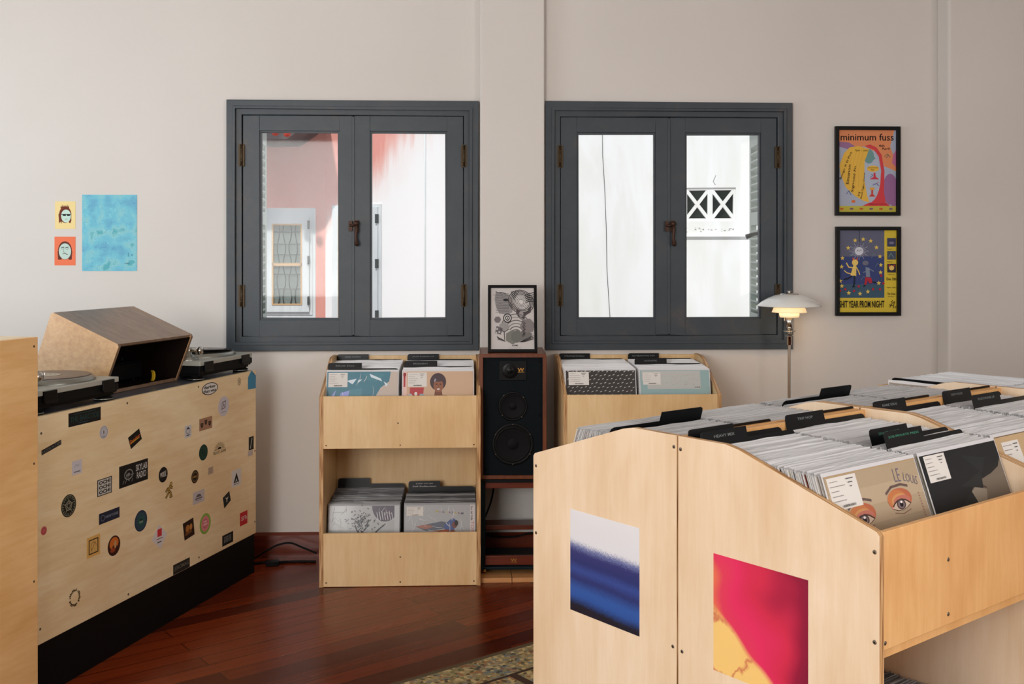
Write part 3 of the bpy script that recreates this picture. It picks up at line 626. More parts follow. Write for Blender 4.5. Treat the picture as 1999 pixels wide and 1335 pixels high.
def rack(name, loc, rz, W, D, lip, top, pz0, lowtop, floor_z, label, group, flat=.145, side='ply_v', front='ply_h', low_floor=.02, T=.018, screws=True, sidescrews=False):
    r_ = empty(name, loc, rz, label=label, cat='record rack', group=group)
    yb = D-flat; c_ = .02
    prof = [(0, 0), (0, lip-.006), (.006, lip+.001), (yb-c_, top-c_*(top-lip)/yb), (yb+c_*.7, top), (D, top), (D, 0)]
    out = []
    for x0 in (-W/2, W/2-T):
        q = MB(); q.prism(prof, 0, T, 'x', 0, 1)
        out.append(q.build('side_panel', [side, 'ply_edge'], r_, bevel=.001, loc=(x0, 0, 0)))
    q = MB(); q.box(-W/2+T, W/2-T, D-.014, D-.002, .03, top-.004); q.build('back_panel', front, r_, bevel=.0008)
    q = MB(); q.box(-W/2+T, W/2-T, .001, .013, pz0, lip-.001); fp = q.build('front_panel', front, r_, bevel=.0012)
    q = MB(); q.box(-W/2+T, W/2-T, .001, .013, .002, lowtop); lp = q.build('front_panel', side, r_, bevel=.0012)
    for z in (floor_z, low_floor):
        q = MB(); q.box(-W/2+T, W/2-T, .014, D-.016, z-.014, z); q.build('shelf', front, r_)
    if screws:
        for x in (-W/2+T+.012, 0, W/2-T-.012): screw(fp, x, .001, pz0+.014, mat='darkscrew', r=.003)
        screw(fp, -.01, .001, lip-.12, r=.004)
        for x in (-W/2+T+.012, 0, W/2-T-.012): screw(lp, x, .001, .02, mat='darkscrew', r=.0035)
        screw(lp, 0, .001, lowtop*.55, r=.004)
    return r_, out, fp

LPW = .315
def lp_proto(seed, tone=0, dark=False):
    """one record: cardboard jacket inside a clear outer sleeve whose open edge stands proud"""
    R = random.Random(seed); q = MB()
    spine = R.choice([(228, 226, 222), (200, 198, 194), (150, 146, 142), (60, 58, 60), (34, 34, 38), (120, 60, 50), (190, 180, 160), (88, 110, 130), (224, 220, 212), (170, 160, 150), (140, 40, 44), (96, 88, 74)])
    q.box(0, LPW, 0, .0028, 0, LPW, col=spine)
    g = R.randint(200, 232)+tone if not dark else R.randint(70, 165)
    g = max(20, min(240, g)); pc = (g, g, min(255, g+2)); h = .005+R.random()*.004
    n = 6; jit = [R.uniform(-.0012, .0012) for _ in range(n+1)]; top = [LPW+h+R.uniform(-.0014, .0014) for _ in range(n+1)]
    for k in range(n):
        xa, xb = -.003+.321*k/n, -.003+.321*(k+1)/n
        ya, yb = .0014+jit[k], .0014+jit[k+1]
        P = [(xa, ya, LPW-.0005), (xb, yb, LPW-.0005), (xb, yb, top[k+1]), (xa, ya, top[k])]
        Q = [(p[0], p[1]+.0011, p[2]) for p in P]
        q.raw(P+Q, [(0, 1, 2, 3), (7, 6, 5, 4), (3, 2, 6, 7)], 0, pc)
    for xa, xb in ((-.0035, -.0003), (LPW+.0003, LPW+.0035)):
        q.box(xa, xb, .0009, .0019, .002, LPW+.003, col=(min(255, pc[0]+6),)*3)
    return q
PROTO = [lp_proto(k) for k in range(16)]
PROTO_W = [lp_proto(100+k, 14) for k in range(10)]
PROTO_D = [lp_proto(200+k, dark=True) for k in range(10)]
_meshes = {}
def proto_mesh(pool, k):
    key = (id(pool), k)
    if key not in _meshes: _meshes[key] = pool[k].mesh('record_sleeve', 'plastic', True)
    return _meshes[key]
REST = MB(); COUNT = [0]; FIRST = {}

def divider(Mx, text, label, group, tab=.152, h_=.327, th=.352, tcol=(120, 126, 126)):
    r_ = .012; w_ = .318
    pts = [(0, 0), (w_, 0), (w_, h_-r_), (w_-r_*.3, h_-r_*.3), (w_-r_, h_), (tab, h_), (tab, th), (r_*.8, th), (r_*.25, th-r_*.25), (0, th-r_)]
    a = Art(w_, th, (13, 15, 18), .0011, outline=pts)
    for i, t in enumerate(text if isinstance(text, list) else [text]):
        if t: a.text(t, tab*.5, th-.013-.012*i, min(tab*.8, .0075*len(t)), .0062, tcol, bold=.01)
    o = a.put('divider_card', mat=DIVM)
    o.matrix_world = Mx
    return tag(o, label, 'record divider', group)
DIVM = printmat('divider_card_print', .32)

def fill(RM, x0, zf, n, yb, yt, pool, label, group, solo, seed, dividers=None, skip0=False, dgroup=None, gapx=.004):
    """lean a row of records in a bin; the nearest `solo` are separate objects, the others join the rest"""
    R = random.Random(seed); dividers = dividers or {}
    M0 = None
    for i in range(n):
        t = i/(n-1); b_ = yb[0]+(yb[1]-yb[0])*t; tp = yt[0]+(yt[1]-yt[0])*t
        lean = math.asin((tp-b_)/LPW)
        jx = R.uniform(-gapx, gapx)
        Mx = RM @ Matrix.Translation((x0+jx, b_, zf)) @ Matrix.Rotation(-lean, 4, 'X') @ Matrix.Rotation(R.uniform(-.003, .003), 4, 'Y')
        if i in dividers:
            d = dividers[i]
            Md = RM @ Matrix.Translation((x0-.001, b_+.0015, zf)) @ Matrix.Rotation(-lean, 4, 'X')
            divider(Md, d[0], d[1], dgroup, **(d[2] if len(d) > 2 else dict(h_=.332, th=.356) if dgroup and 'island' in dgroup else {})); continue
        if i == 0:
            M0 = RM @ Matrix.Translation((x0, b_-.001, zf)) @ Matrix.Rotation(-lean, 4, 'X')
            if skip0: continue
        k = R.randrange(len(pool))
        if i < solo:
            me = proto_mesh(pool, k)
            if me.name not in FIRST:
                FIRST[me.name] = o = bpy.data.objects.new('record_sleeve', me)
            else: o = FIRST[me.name].copy()
            COL.objects.link(o); o.matrix_world = Mx; COUNT[0] += 1
            tag(o, label, 'record', group)
        else: REST.append(pool[k], Mx)
    return M0

def price_label(parent, x, z, w=.085, h=.064, bar=True, rot=0):
    a = Art(w, h, (226, 222, 218), .0002); R = random.Random(int(x*1e4)+int(z*1e3)); zz = h*.88
    for k in range(5):
        x_ = w*.05; xe = w*(.3+.25*R.random())
        while x_ < xe: d = R.uniform(.001, .004); a.rect(x_, zz-h*.022, x_+d, zz, (140, 136, 136)); x_ += d+.0007
        zz -= h*.15
    for k in range(3): a.rect(w*(.62+.04*k), h*(.875-.12*k), w*(.86-.05*k), h*(.905-.12*k), (84, 82, 84))
    if bar:
        x_ = w*.3
        while x_ < w*.72: d = R.choice((.0006, .001, .0014)); a.rect(x_, h*.06, x_+d, h*.13, (30, 30, 32)); x_ += d+.0009
    return a.put('price_label', parent, loc=(x, -.0036, z), rot=(0, rot, 0))

def front_record(Mx, label, group, base, art_fn, lab=(.006, .246), glints=0, seed=1, lw=.085, lh=.064, gloss='print_gloss', flapcol=(214, 214, 218), dark=False):
    a = Art(LPW, LPW, base, .0032, eps=2.5e-5); art_fn(a, LPW)
    o = a.put('record_sleeve', mat=gloss); o.matrix_world = Mx; tag(o, label, 'record', group)
    q = MB(); R = random.Random(seed)
    q.box(-.003, LPW+.003, -.0018, -.001, LPW+.0002, LPW+.008, col=flapcol)
    q.box(-.004, -.0004, -.0022, -.0012, .002, LPW+.007, col=flapcol); q.box(LPW+.0004, LPW+.004, -.0022, -.0012, .002, LPW+.007, col=flapcol)
    q.build('outer_sleeve', 'plastic', o, cols=True)
    if lab: price_label(o, lab[0], lab[1], lw, lh)
    if glints:      # pale strokes painting glints on creases of the crumpled clear film
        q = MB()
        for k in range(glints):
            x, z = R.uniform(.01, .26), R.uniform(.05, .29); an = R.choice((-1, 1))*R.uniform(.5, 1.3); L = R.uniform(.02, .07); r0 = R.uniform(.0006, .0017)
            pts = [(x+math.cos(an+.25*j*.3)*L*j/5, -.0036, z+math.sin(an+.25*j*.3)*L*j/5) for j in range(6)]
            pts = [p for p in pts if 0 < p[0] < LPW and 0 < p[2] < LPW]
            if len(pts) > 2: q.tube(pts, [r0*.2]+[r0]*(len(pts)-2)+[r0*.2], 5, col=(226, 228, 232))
        q.build('crease_glint', FILM_GLINT, o, cols=True)
    return o
FILM_GLINT = printmat('painted_film_glint', .12, 1.0)

# ---- the two racks under the windows
def wall_rack(cx, label):
    p = WALL @ Vector((cx, -.497, 0))
    r_, sides, fp = rack('record_rack', (p.x, p.y, 0), TH, .708, .493, .839, .975, .608, .236, .624, label, 'plywood record racks against the window wall', side='ply_warm', front='ply_warm')
    return r_, mat_of(r_)
ra, RA = wall_rack(-.513, 'two-tier plywood record rack with empty middle cubby, between the counter and the loudspeaker')
rb, RB = wall_rack(.560, 'plywood record rack right of the loudspeaker, half hidden by the island')
BX = (-.708/2+.0225, .006)        # left edges of the two columns
UP = dict(yb=(.035, .44), yt=(.112, .462)); NU = 54
g_dv = 'black divider cards in the racks under the windows'
g1 = 'records in the upper left bin of the rack left of the loudspeaker'
m_ul = fill(RA, BX[0]-.001, .628, NU, UP['yb'], UP['yt'], PROTO_W, 'clear-sleeved record behind the blue-green cover, upper left bin of the left rack', g1, 19, 1,
            {3: ('Elliott Doe', 'black divider card just behind the blue-green cover in the left rack'), NU-1: ('FUNK WORKS', 'rearmost black divider card above the upper left bin of the left rack')}, True, g_dv, .001)
m_ur = fill(RA, BX[1], .628, NU, UP['yb'], UP['yt'], PROTO_W, 'clear-sleeved record behind the portrait cover, upper right bin of the left rack', 'records in the upper right bin of the rack left of the loudspeaker', 19, 2,
            {12: ('BREAKBEAT', 'black divider card a little behind the portrait cover in the left rack'), NU-1: ('JAZZ FUSION LP', 'rearmost black divider card above the upper right bin of the left rack')}, True, g_dv, .001)
LO = dict(yb=(.06, .40), yt=(.115, .445)); NL = 40
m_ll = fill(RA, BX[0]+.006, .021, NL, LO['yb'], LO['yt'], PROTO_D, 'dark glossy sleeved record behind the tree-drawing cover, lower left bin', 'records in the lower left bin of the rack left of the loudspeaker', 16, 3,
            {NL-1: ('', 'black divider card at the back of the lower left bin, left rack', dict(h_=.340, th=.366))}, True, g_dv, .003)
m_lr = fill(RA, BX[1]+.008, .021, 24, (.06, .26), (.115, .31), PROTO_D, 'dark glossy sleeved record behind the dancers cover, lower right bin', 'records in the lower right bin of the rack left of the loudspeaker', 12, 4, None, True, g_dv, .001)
divider(RA @ Matrix.Translation((BX[1]+.007, .36, .021)) @ Matrix.Rotation(-.17, 4, 'X'), ['JUNE TO LIX', 'Self Reflection'], 'black divider card with two written lines behind the dancers record', g_dv, tcol=(190, 192, 194), h_=.332, th=.358)
m_bl = fill(RB, BX[0]-.001, .628, NU, UP['yb'], UP['yt'], PROTO_W, 'clear-sleeved record behind the dashed black cover, left bin of the right rack', 'records in the upper left bin of the rack right of the loudspeaker', 19, 5,
            {NU-1: ('STRANGE WORLD', 'rearmost black divider card above the left bin of the right rack')}, True, g_dv, .001)
m_br = fill(RB, BX[1], .628, NU, UP['yb'], UP['yt'], PROTO_W, 'clear-sleeved record behind the pale blue cover, right bin of the right rack', 'records in the upper right bin of the rack right of the loudspeaker', 19, 6,
            {22: ('ACOUSTIC', 'front one of the two black divider cards in the right bin of the right rack'), NU-1: ('ALTERNATIVE POP', 'rearmost black divider card above the right bin of the right rack')}, True, g_dv, .001)
gf = 'front records showing their covers'
def c_blue(a, w):
    a.poly([(0, w), (w*.9, w), (w*.88, w*.86), (w*.76, w*.77), (w*.66, w*.60), (w*.5, w*.5), (w*.5, 0), (0, 0)], (62, 122, 142))
    a.poly([(w*.3, w*.74), (w*.5, w*.76), (w*.48, w*.60), (w*.34, w*.56)], (74, 134, 152)); a.poly([(w*.5, w*.98), (w*.82, w*.97), (w*.7, w*.85), (w*.58, w*.88)], (70, 130, 146))
    for p in ([(.2, .70), (.32, .73), (.3, .62), (.33, .5), (.24, .52), (.17, .62)], [(.07, .66), (.13, .74), (.10, .62)], [(.12, .5), (.16, .66), (.19, .5)]): a.poly([(w*x, w*z) for x, z in p], (150, 160, 226))
    for p in ([(.28, .87), (.42, .90), (.36, .82)], [(.44, .88), (.50, .89), (.43, .83)], [(.60, .97), (.76, .90), (.78, .86), (.62, .92)], [(.80, .86), (.86, .82), (.84, .78)]): a.poly([(w*x, w*z) for x, z in p], (214, 228, 240))
front_record(m_ul, 'record with a blue-green painted cover on beige, front of the upper left bin', gf, (196, 182, 172), c_blue, seed=3, glints=5)
def c_port(a, w):
    a.rect(0, 0, w*.055, w, (226, 190, 182)); a.rect(w*.01, w*.78, w*.035, w*.97, (168, 44, 58)); a.ring(w*.025, w*.955, w*.016, w*.022, .003, (168, 44, 58))
    a.poly([(w*.10, w*.77), (w*.30, w*.77), (w*.28, w*.58), (w*.1, w*.56)], (180, 56, 64)); a.rect(w*.08, w*.6, w*.13, w*.68, (180, 190, 196)); a.rect(w*.24, w*.6, w*.3, w*.68, (150, 170, 178))
    a.ell(w*.185, w*.68, w*.022, w*.028, (226, 220, 214), 10); a.rect(w*.1, w*.62, w*.14, w*.66, (226, 214, 206)); a.rect(w*.18, w*.61, w*.22, w*.65, (226, 214, 206))
    a.poly([(w*.30, 0), (w*.34, w*.58), (w*.45, w*.66), (w*.62, w*.66), (w*.75, w*.56), (w*.8, 0)], (130, 82, 58)); a.ell(w*.5, w*.85, w*.115, w*.125, (66, 48, 54), 24)
    a.poly([(w*.46, w*.74), (w*.55, w*.74), (w*.57, w*.62), (w*.44, w*.62)], (118, 68, 48)); a.ell(w*.505, w*.795, w*.07, w*.095, (146, 92, 68), 20); a.ell(w*.5, w*.905, w*.095, w*.055, (70, 52, 60), 20)
    for sx in (.478, .535): a.ell(w*sx, w*.815, w*.014, w*.007, (40, 24, 20), 10)
    a.ell(w*.505, w*.745, w*.022, w*.012, (220, 210, 208), 10); a.stroke([(w*.505, w*.81), (w*.51, w*.775)], .002, (110, 64, 46)); a.poly([(w*.455, w*.9), (w*.475, w*.88), (w*.455, w*.85), (w*.44, w*.85)], (160, 160, 176))
front_record(m_ur, 'record with a portrait of a person with dark hair on a tan cover', gf, (204, 172, 144), c_port, lab=(.022, .246), seed=4, glints=3)
def c_tree(a, w):
    R = random.Random(9)
    a.ell(w*.80, w*.995, w*.19, w*.22, (84, 76, 92), 24, a0=180, a1=360); a.rect(w*.93, 0, w, w, (190, 192, 198))
    for k in range(7): a.stroke([(w*(.68+.035*k), w*(.9+.01*(k % 3))), (w*(.70+.035*k), w*.80)], .0025, (214, 214, 222))
    for p in ([(.52, .35), (.50, .55), (.46, .66), (.42, .78)], [(.56, .35), (.60, .56), (.70, .66), (.80, .74)], [(.50, .55), (.42, .62), (.37, .72)], [(.47, .62), (.54, .7), (.56, .8)], [(.60, .56), (.66, .58), (.64, .40)], [(.46, .4), (.44, .56), (.41, .62)]): a.stroke([(w*x, w*z) for x, z in p], .006, (54, 56, 62))
    for k in range(120):
        x, z = R.gauss(.45, .085), R.gauss(.79, .08); an = R.random()*6
        a.stroke([(w*x, w*z), (w*(x+.02*math.cos(an)), w*(z+.02*math.sin(an)))], .0032, (56, 58, 64))
    a.ell(w*.52, w*.50, w*.035, w*.06, (206, 206, 206), 16); a.ring(w*.52, w*.50, w*.035, w*.06, .004, (60, 62, 66)); a.rect(w*.06, w*.905, w*.2, w*.911, (120, 120, 126))
front_record(m_ll, 'record with a black tree drawing on a grey-white cover in crumpled film', gf, (176, 179, 182), c_tree, lab=None, seed=5, glints=60, flapcol=(150, 152, 156))
def c_dance(a, w):
    a.rect(w*.93, 0, w, w, (206, 202, 204)); a.rect(0, 0, w*.05, w*.55, (170, 60, 80)); a.text('TOTOCO', w*.965, w*.60, w*.34, w*.04, (196, 84, 92), rot=math.radians(-90), bold=.0)
    a.text('Son del Valle', w*.955, w*.88, w*.20, w*.03, (60, 60, 66), rot=math.radians(-90))
    for k in range(9): a.text('MACCAFEN'[k % 8], w*(.46+.045*k), w*(.91-.004*k), w*.03, w*.03, ((196, 180, 60), (130, 70, 90), (60, 70, 90))[k % 3])
    a.poly([(w*.15, w*.70), (w*.36, w*.74), (w*.52, w*.77), (w*.60, w*.76), (w*.64, w*.68), (w*.5, w*.66), (w*.3, w*.64)], (96, 104, 120)); a.poly([(w*.15, w*.70), (w*.3, w*.73), (w*.42, w*.70), (w*.3, w*.66)], (164, 112, 98))
    a.poly([(w*.56, w*.72), (w*.68, w*.82), (w*.74, w*.78), (w*.68, w*.56), (w*.58, w*.58)], (76, 96, 150)); a.ell(w*.71, w*.72, w*.04, w*.045, (120, 70, 60), 12); a.ell(w*.735, w*.745, w*.028, w*.04, (40, 34, 38), 12)
    a.poly([(w*.3, w*.62), (w*.5, w*.60), (w*.48, w*.5), (w*.34, w*.5)], (110, 130, 124)); a.poly([(w*.2, w*.48), (w*.4, w*.64), (w*.62, w*.66), (w*.72, w*.52), (w*.6, w*.38), (w*.2, w*.33)], (150, 84, 66)); a.ell(w*.56, w*.58, w*.06, w*.07, (186, 96, 60), 14); a.ell(w*.68, w*.61, w*.045, w*.045, (140, 80, 64), 12); a.ell(w*.42, w*.54, w*.07, w*.06, (176, 110, 90), 12); a.poly([(w*.15, w*.56), (w*.3, w*.60), (w*.34, w*.5), (w*.16, w*.46)], (84, 88, 108)); a.poly([(w*.5, w*.56), (w*.6, w*.56), (w*.58, w*.45), (w*.48, w*.45)], (150, 60, 84)); None
front_record(m_lr, 'record with interlocked dancers and red vertical lettering on the cover', gf, (172, 175, 180), c_dance, lab=(.008, .268), lw=.075, lh=.04, seed=6, glints=48, flapcol=(160, 162, 166))
def c_dash(a, w):
    for r_ in range(17):
        for k in range(16):
            x, z = w*(.02+.0625*k+(.03 if r_ % 2 else 0)), w*(.985-.057*r_-.012*(k % 2))
            if x < w*.97 and z > w*.02: a.poly([(x, z), (x+.0085, z+.0035), (x+.009, z+.0065), (x+.0005, z+.003)], (206, 202, 196), y=-a.t-.00003)
front_record(m_bl, 'record with a black cover patterned with small white dashes', gf, (46, 43, 42), c_dash, lab=(.012, .25), lw=.092, lh=.06, seed=7)
def c_pale(a, w):
    a.poly([(w*.02, w*.99), (w*.87, w*.99), (w*.87, w*.73), (w*.10, w*.73), (w*.10, w*.83), (w*.02, w*.85)], (190, 192, 190)); a.rect(w*.04, w*.815, w*.19, w*.828, (96, 98, 100)); a.text('ALBUM', w*.82, w*.755, w*.08, w*.02, (60, 64, 66))
    R = random.Random(3)
    for k in range(40): x, z = R.uniform(.3, .82), R.uniform(.78, .94); a.rect(w*x, w*z, w*(x+.03), w*(z+.006), (178, 180, 178))
front_record(m_br, 'record with a pale blue cover carrying a light grey panel', gf, (148, 178, 180), c_pale, lab=(.012, .25), lw=.08, lh=.055, seed=8)

# ------------------------------------------------------------------ the island of racks standing back to back
IA = math.atan2(2060, 2600)                  # direction the island runs in
ea = Vector((math.cos(IA), math.sin(IA), 0)); eb = Vector((math.sin(IA), -math.cos(IA), 0))
P0I = Vector((.357, 2.285, 0))
def isl(a_, b_, z=0): return P0I+ea*a_+eb*b_+Vector((0, 0, z))
IW, ID = .70, .49
def isl_rack(a0, sgn, label):
    p = isl(a0+IW/2, sgn*ID); rz = IA if sgn > 0 else IA+math.pi
    r_, sides, fp = rack('record_rack', p, rz, IW-.003, ID-.002, .958, 1.068, .742, .34, .734, label, 'birch plywood record racks of the island', side='ply_side', front='ply_front_bounce', low_floor=.10, T=.015, screws=False)
    return r_, sides, fp, mat_of(r_)
R1, s1, f1, MR1 = isl_rack(0, 1, 'plywood record rack in the foreground carrying the magenta and yellow print')
L1, s2, f2, ML1 = isl_rack(0, -1, 'plywood record rack in the foreground carrying the blue and white print')
R2, s3, f3, MR2 = isl_rack(IW, 1, 'plywood record rack beside the foreground one, holding the tan cover at the right edge')
L2, s4, f4, ML2 = isl_rack(IW, -1, 'plywood record rack behind the foreground pair, on the window side')
ep = isl(2*IW+.49+.004, -.06); e_rz = IA+math.pi/2
er, _, _, ME = rack('record_rack', (ep.x, ep.y, 0), e_rz, IW, ID-.002, .958, 1.03, .742, .34, .727, 'plywood record rack across the far end of the island', 'birch plywood record racks of the island', side='ply_side', front='ply_front_bounce', low_floor=.10, T=.015, screws=False)+(None,)
ME = mat_of(er)
c0, c1 = -IW/2+.0195, .0065
g_di = 'black divider cards standing in the island racks'; PEEP = dict(h_=.325, th=.3465)
NB = 74; IY = dict(yb=(.032, .385), yt=(.136, .466)); ZF = .7355
m_r1a = fill(MR1, c0, ZF, NB, IY['yb'], IY['yt'], PROTO, 'clear-sleeved record in the near bin behind the painted eyes cover', 'records behind the eyes cover', NB, 11,
    {NB-1: ('MASH MIX', 'rearmost black divider card reading mash mix in the foreground bin'), NB-9: ('HEAVY MIX', 'black divider card reading heavy mix, second from the back in the foreground bin')}, True, g_di, .003)
m_r1b = fill(MR1, c1, ZF, NB, IY['yb'], IY['yt'], PROTO, 'clear-sleeved record in the near bin behind the black painted cover', 'records behind the black painted cover', NB, 12,
    {NB-1: ('TRIP HOP', 'black divider card against the back panel behind the black painted cover bin'), 23: ('SPACE MUSIC', 'rear one of the two close black divider cards behind the black painted cover', dict(h_=.332, th=.356, tcol=(70, 130, 112))), 15: ('JOB PRIVATE PRESS', 'front one of the two close black divider cards, with green lettering', dict(h_=.332, th=.356, tcol=(60, 132, 108)))}, True, g_di, .003)
fill(ML1, c1, ZF, NB, IY['yb'], IY['yt'], PROTO, 'clear-sleeved record at the far left tip of the island above the blue print', 'records at the left tip of the island', 48, 13,
    {25: ('', 'large black divider card seen from behind above the blue and white print'), NB-1: ('', 'black divider tab peeping over the island ridge nearest the camera', PEEP)}, False, g_di, .003)
fill(ML1, c0, ZF, NB, IY['yb'], IY['yt'], PROTO, '', '', 0, 14, {NB-1: ('', 'second black divider tab peeping over the island ridge', PEEP)}, False, g_di, .003)
m_r2a = fill(MR2, c0, ZF, NB, (.05, .385), (.165, .466), PROTO, '', '', 0, 15, {NB-1: ('RARE KRAI', 'black divider card against the back panel of the second rack, left bin')}, True, g_di, .003)
fill(MR2, c1, ZF, NB, IY['yb'], IY['yt'], PROTO, '', '', 0, 16, {NB-1: ('NEW WAVE', 'black divider card against the back panel of the second rack, right bin'), 54: ('POST-PUNK LP', 'black divider card nearest the right edge of the photo')}, False, g_di, .003)
fill(ML2, c1, ZF, NB, IY['yb'], IY['yt'], PROTO, '', '', 0, 17, {17: ('', 'black divider card seen from behind in front of the lamp pole'), NB-1: ('', 'third black divider tab peeping over the island ridge', PEEP)}, False, g_di, .003)
fill(ML2, c0, ZF, NB, IY['yb'], IY['yt'], PROTO, '', '', 0, 18, {NB-1: ('', 'fourth black divider tab peeping over the island ridge, farthest from the camera', PEEP)}, False, g_di, .003)
fill(ME, c0, .728, 70, (.04, .42), (.075, .462), PROTO_W, '', '', 0, 19, None, False, g_di, .003)
fill(ME, c1, .728, 70, (.04, .42), (.075, .462), PROTO_W, '', '', 0, 20, {66: ('', 'black divider card lying crosswise at the far end of the island', dict(tab=.0125, h_=.330, th=.333))}, False, g_di, .003)
# lower bins
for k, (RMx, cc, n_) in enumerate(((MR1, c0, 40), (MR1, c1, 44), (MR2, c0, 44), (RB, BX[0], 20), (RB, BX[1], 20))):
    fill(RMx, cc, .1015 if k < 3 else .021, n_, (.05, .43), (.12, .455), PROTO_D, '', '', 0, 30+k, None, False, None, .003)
# covers at the front of the island bins
def c_eyes(a, w):
    G = [(176, 156, 130), (186, 166, 140), (168, 150, 126)]
    for k in range(9): a.rect(0, w*k/9, w, w*(k+1)/9, G[k % 3] if k % 2 else (178, 158, 132))
    for (ex, ez, s_) in ((.285, .70, .8), (.71, .735, .8)):
        a.ell(w*ex, w*(ez+.035), w*.17*s_, w*.085*s_, (184, 104, 74), 28); a.ell(w*(ex-.03), w*(ez+.04), w*.13*s_, w*.07*s_, (196, 122, 76), 28); a.ell(w*ex, w*(ez+.022), w*.12*s_, w*.06*s_, (204, 148, 96), 28)
        a.ell(w*(ex+.02), w*(ez+.02), w*.12*s_, w*.045*s_, (190, 116, 100), 28)
        a.poly([(w*(ex+.112*c), w*(ez+.040*s)) for c, s in ((-1, -.35), (-.7, .35), (-.3, .8), (.15, .9), (.6, .6), (1.02, -.1), (.6, -.6), (.1, -.95), (-.5, -.85))], (70, 48, 44))
        a.poly([(w*(ex+.098*c), w*(ez-.003+.033*s)) for c, s in ((-1, -.35), (-.7, .35), (-.3, .8), (.15, .9), (.6, .6), (1.02, -.1), (.6, -.6), (.1, -.95), (-.5, -.85))], (206, 186, 166))
        a.ell(w*ex, w*(ez+.001), w*.050, w*.033, (74, 58, 58), 22); a.ell(w*ex, w*(ez+.0), w*.038, w*.026, (128, 108, 112), 20); a.ell(w*(ex+.002), w*ez, w*.019, w*.016, (24, 20, 24), 14); a.ell(w*(ex+.006), w*(ez+.015), w*.012, w*.008, (240, 236, 236), 10)
        a.stroke([(w*(ex-.13), w*(ez+.085)), (w*(ex-.06), w*(ez+.118)), (w*(ex+.05), w*(ez+.122)), (w*(ex+.12), w*(ez+.105))], .005, (104, 84, 80)); a.stroke([(w*(ex-.09), w*(ez-.042)), (w*ex, w*(ez-.058)), (w*(ex+.09), w*(ez-.042))], .0016, (130, 96, 84))
    a.ell(w*.61, w*.725, w*.010, w*.007, (224, 150, 140), 10)
    a.text('LE', w*.75, w*.918, w*.07, w*.085, (112, 104, 122), rot=-.05, bold=-.008); a.text('LOUiS', w*.89, w*.878, w*.15, w*.055, (112, 104, 122), rot=-.3, bold=-.008)
    for k in range(13): a.stroke([(w*(.93+.001*k), w*(.78-.018*k)), (w*(.937+.001*k), w*(.777-.018*k))], .002, (160, 100, 92))
    a.rect(w*.445, 0, w*.53, w*.48, (186, 168, 126)); a.rect(0, w*.995, w, w, (188, 156, 112))
o = front_record(m_r1a, 'record with two painted eyes on a tan cover, front of the foreground bin', gf, (176, 156, 130), c_eyes, lab=(.006, .249), lw=.094, lh=.062, seed=9, gloss='print')
def c_black(a, w):
    a.poly([(w, w*.88), (w*.94, w*.82), (w*.82, w*.785), (w*.60, w*.75), (w*.44, w*.67), (w*.3, w*.5), (w*.3, 0), (w, 0)], (116, 105, 93)); a.poly([(w*.44, w*.67), (w*.56, w*.72), (w*.70, w*.69), (w*.66, w*.60), (w*.4, w*.6)], (150, 138, 122)); a.stroke([(w*.52, w*.735), (w*.62, w*.735), (w*.70, w*.70)], .004, (74, 60, 52))
    for p in ([(.1, .5), (.5, .7), (.6, .5), (.4, .3)], [(.5, .95), (.8, .9), (.7, .8)], [(.4, .75), (.7, .82), (.66, .7)]): a.poly([(w*x, w*z) for x, z in p], (40, 42, 43))
o = front_record(m_r1b, 'record with a near-black painted cover with a grey-beige shape, front of the second foreground bin', gf, (33, 34, 36), c_black, lab=(.012, .257), lw=.082, lh=.056, seed=10, gloss='print')
def c_tan(a, w): a.rect(0, w*.994, w, w, (120, 96, 70)); a.rect(0, 0, w*.005, w, (150, 120, 86))
front_record(m_r2a, 'record with a plain tan cover and a white price label at the right edge', gf, (196, 168, 130), c_tan, lab=(.03, .23), lw=.08, lh=.07, seed=11, gloss='print')
rest = REST.build('record_sleeve', 'plastic', cols=True)
tag(rest, 'the many further records packed in the remaining bins of the racks', 'records', kind='stuff')

# square prints stuck to the end panels, and the panel screws
def wavy(name, stops, fn):
    m, nt, b = newmat(name); fn(nt, b); return m
def print_blue(nt, b):
    mp = mapping(nt, (1, 1, 1)); sx = nt.nodes.new('ShaderNodeSeparateXYZ'); nt.links.new(mp.outputs[0], sx.inputs[0])
    n = nd(nt, 'ShaderNodeTexNoise', i_Scale=9.0, i_Detail=2.0); nt.links.new(mp.outputs[0], n.inputs[0])
    n2 = nd(nt, 'ShaderNodeTexNoise', i_Scale=420.0, i_Detail=1.0); nt.links.new(mp.outputs[0], n2.inputs[0])
    m1 = nd(nt, 'ShaderNodeMath', operation='MULTIPLY_ADD'); nt.links.new(n.outputs[0], m1.inputs[0]); m1.inputs[1].default_value = .010; nt.links.new(sx.outputs[2], m1.inputs[2])
    m2 = nd(nt, 'ShaderNodeMath', operation='MULTIPLY_ADD'); nt.links.new(n2.outputs[0], m2.inputs[0]); m2.inputs[1].default_value = .022; nt.links.new(m1.outputs[0], m2.inputs[2])
    m3 = nd(nt, 'ShaderNodeMath', operation='MULTIPLY_ADD'); nt.links.new(sx.outputs[0], m3.inputs[0]); m3.inputs[1].default_value = .03; nt.links.new(m2.outputs[0], m3.inputs[2])
    m4 = nd(nt, 'ShaderNodeMath', operation='MULTIPLY'); nt.links.new(m3.outputs[0], m4.inputs[0]); m4.inputs[1].default_value = 1/.26
    r = ramp(nt, m4.outputs[0], [(.0, (18, 18, 36)), (.13, (20, 20, 40)), (.21, (40, 84, 164)), (.28, (44, 88, 168)), (.38, (34, 46, 110)), (.46, (48, 74, 150)), (.53, (36, 48, 112)), (.62, (46, 52, 116)), (.67, (110, 120, 172)), (.72, (226, 228, 236)), (1, (230, 230, 236))])
    nt.links.new(r.outputs[0], b.inputs['Base Color']); b.inputs['Roughness'].default_value = .4
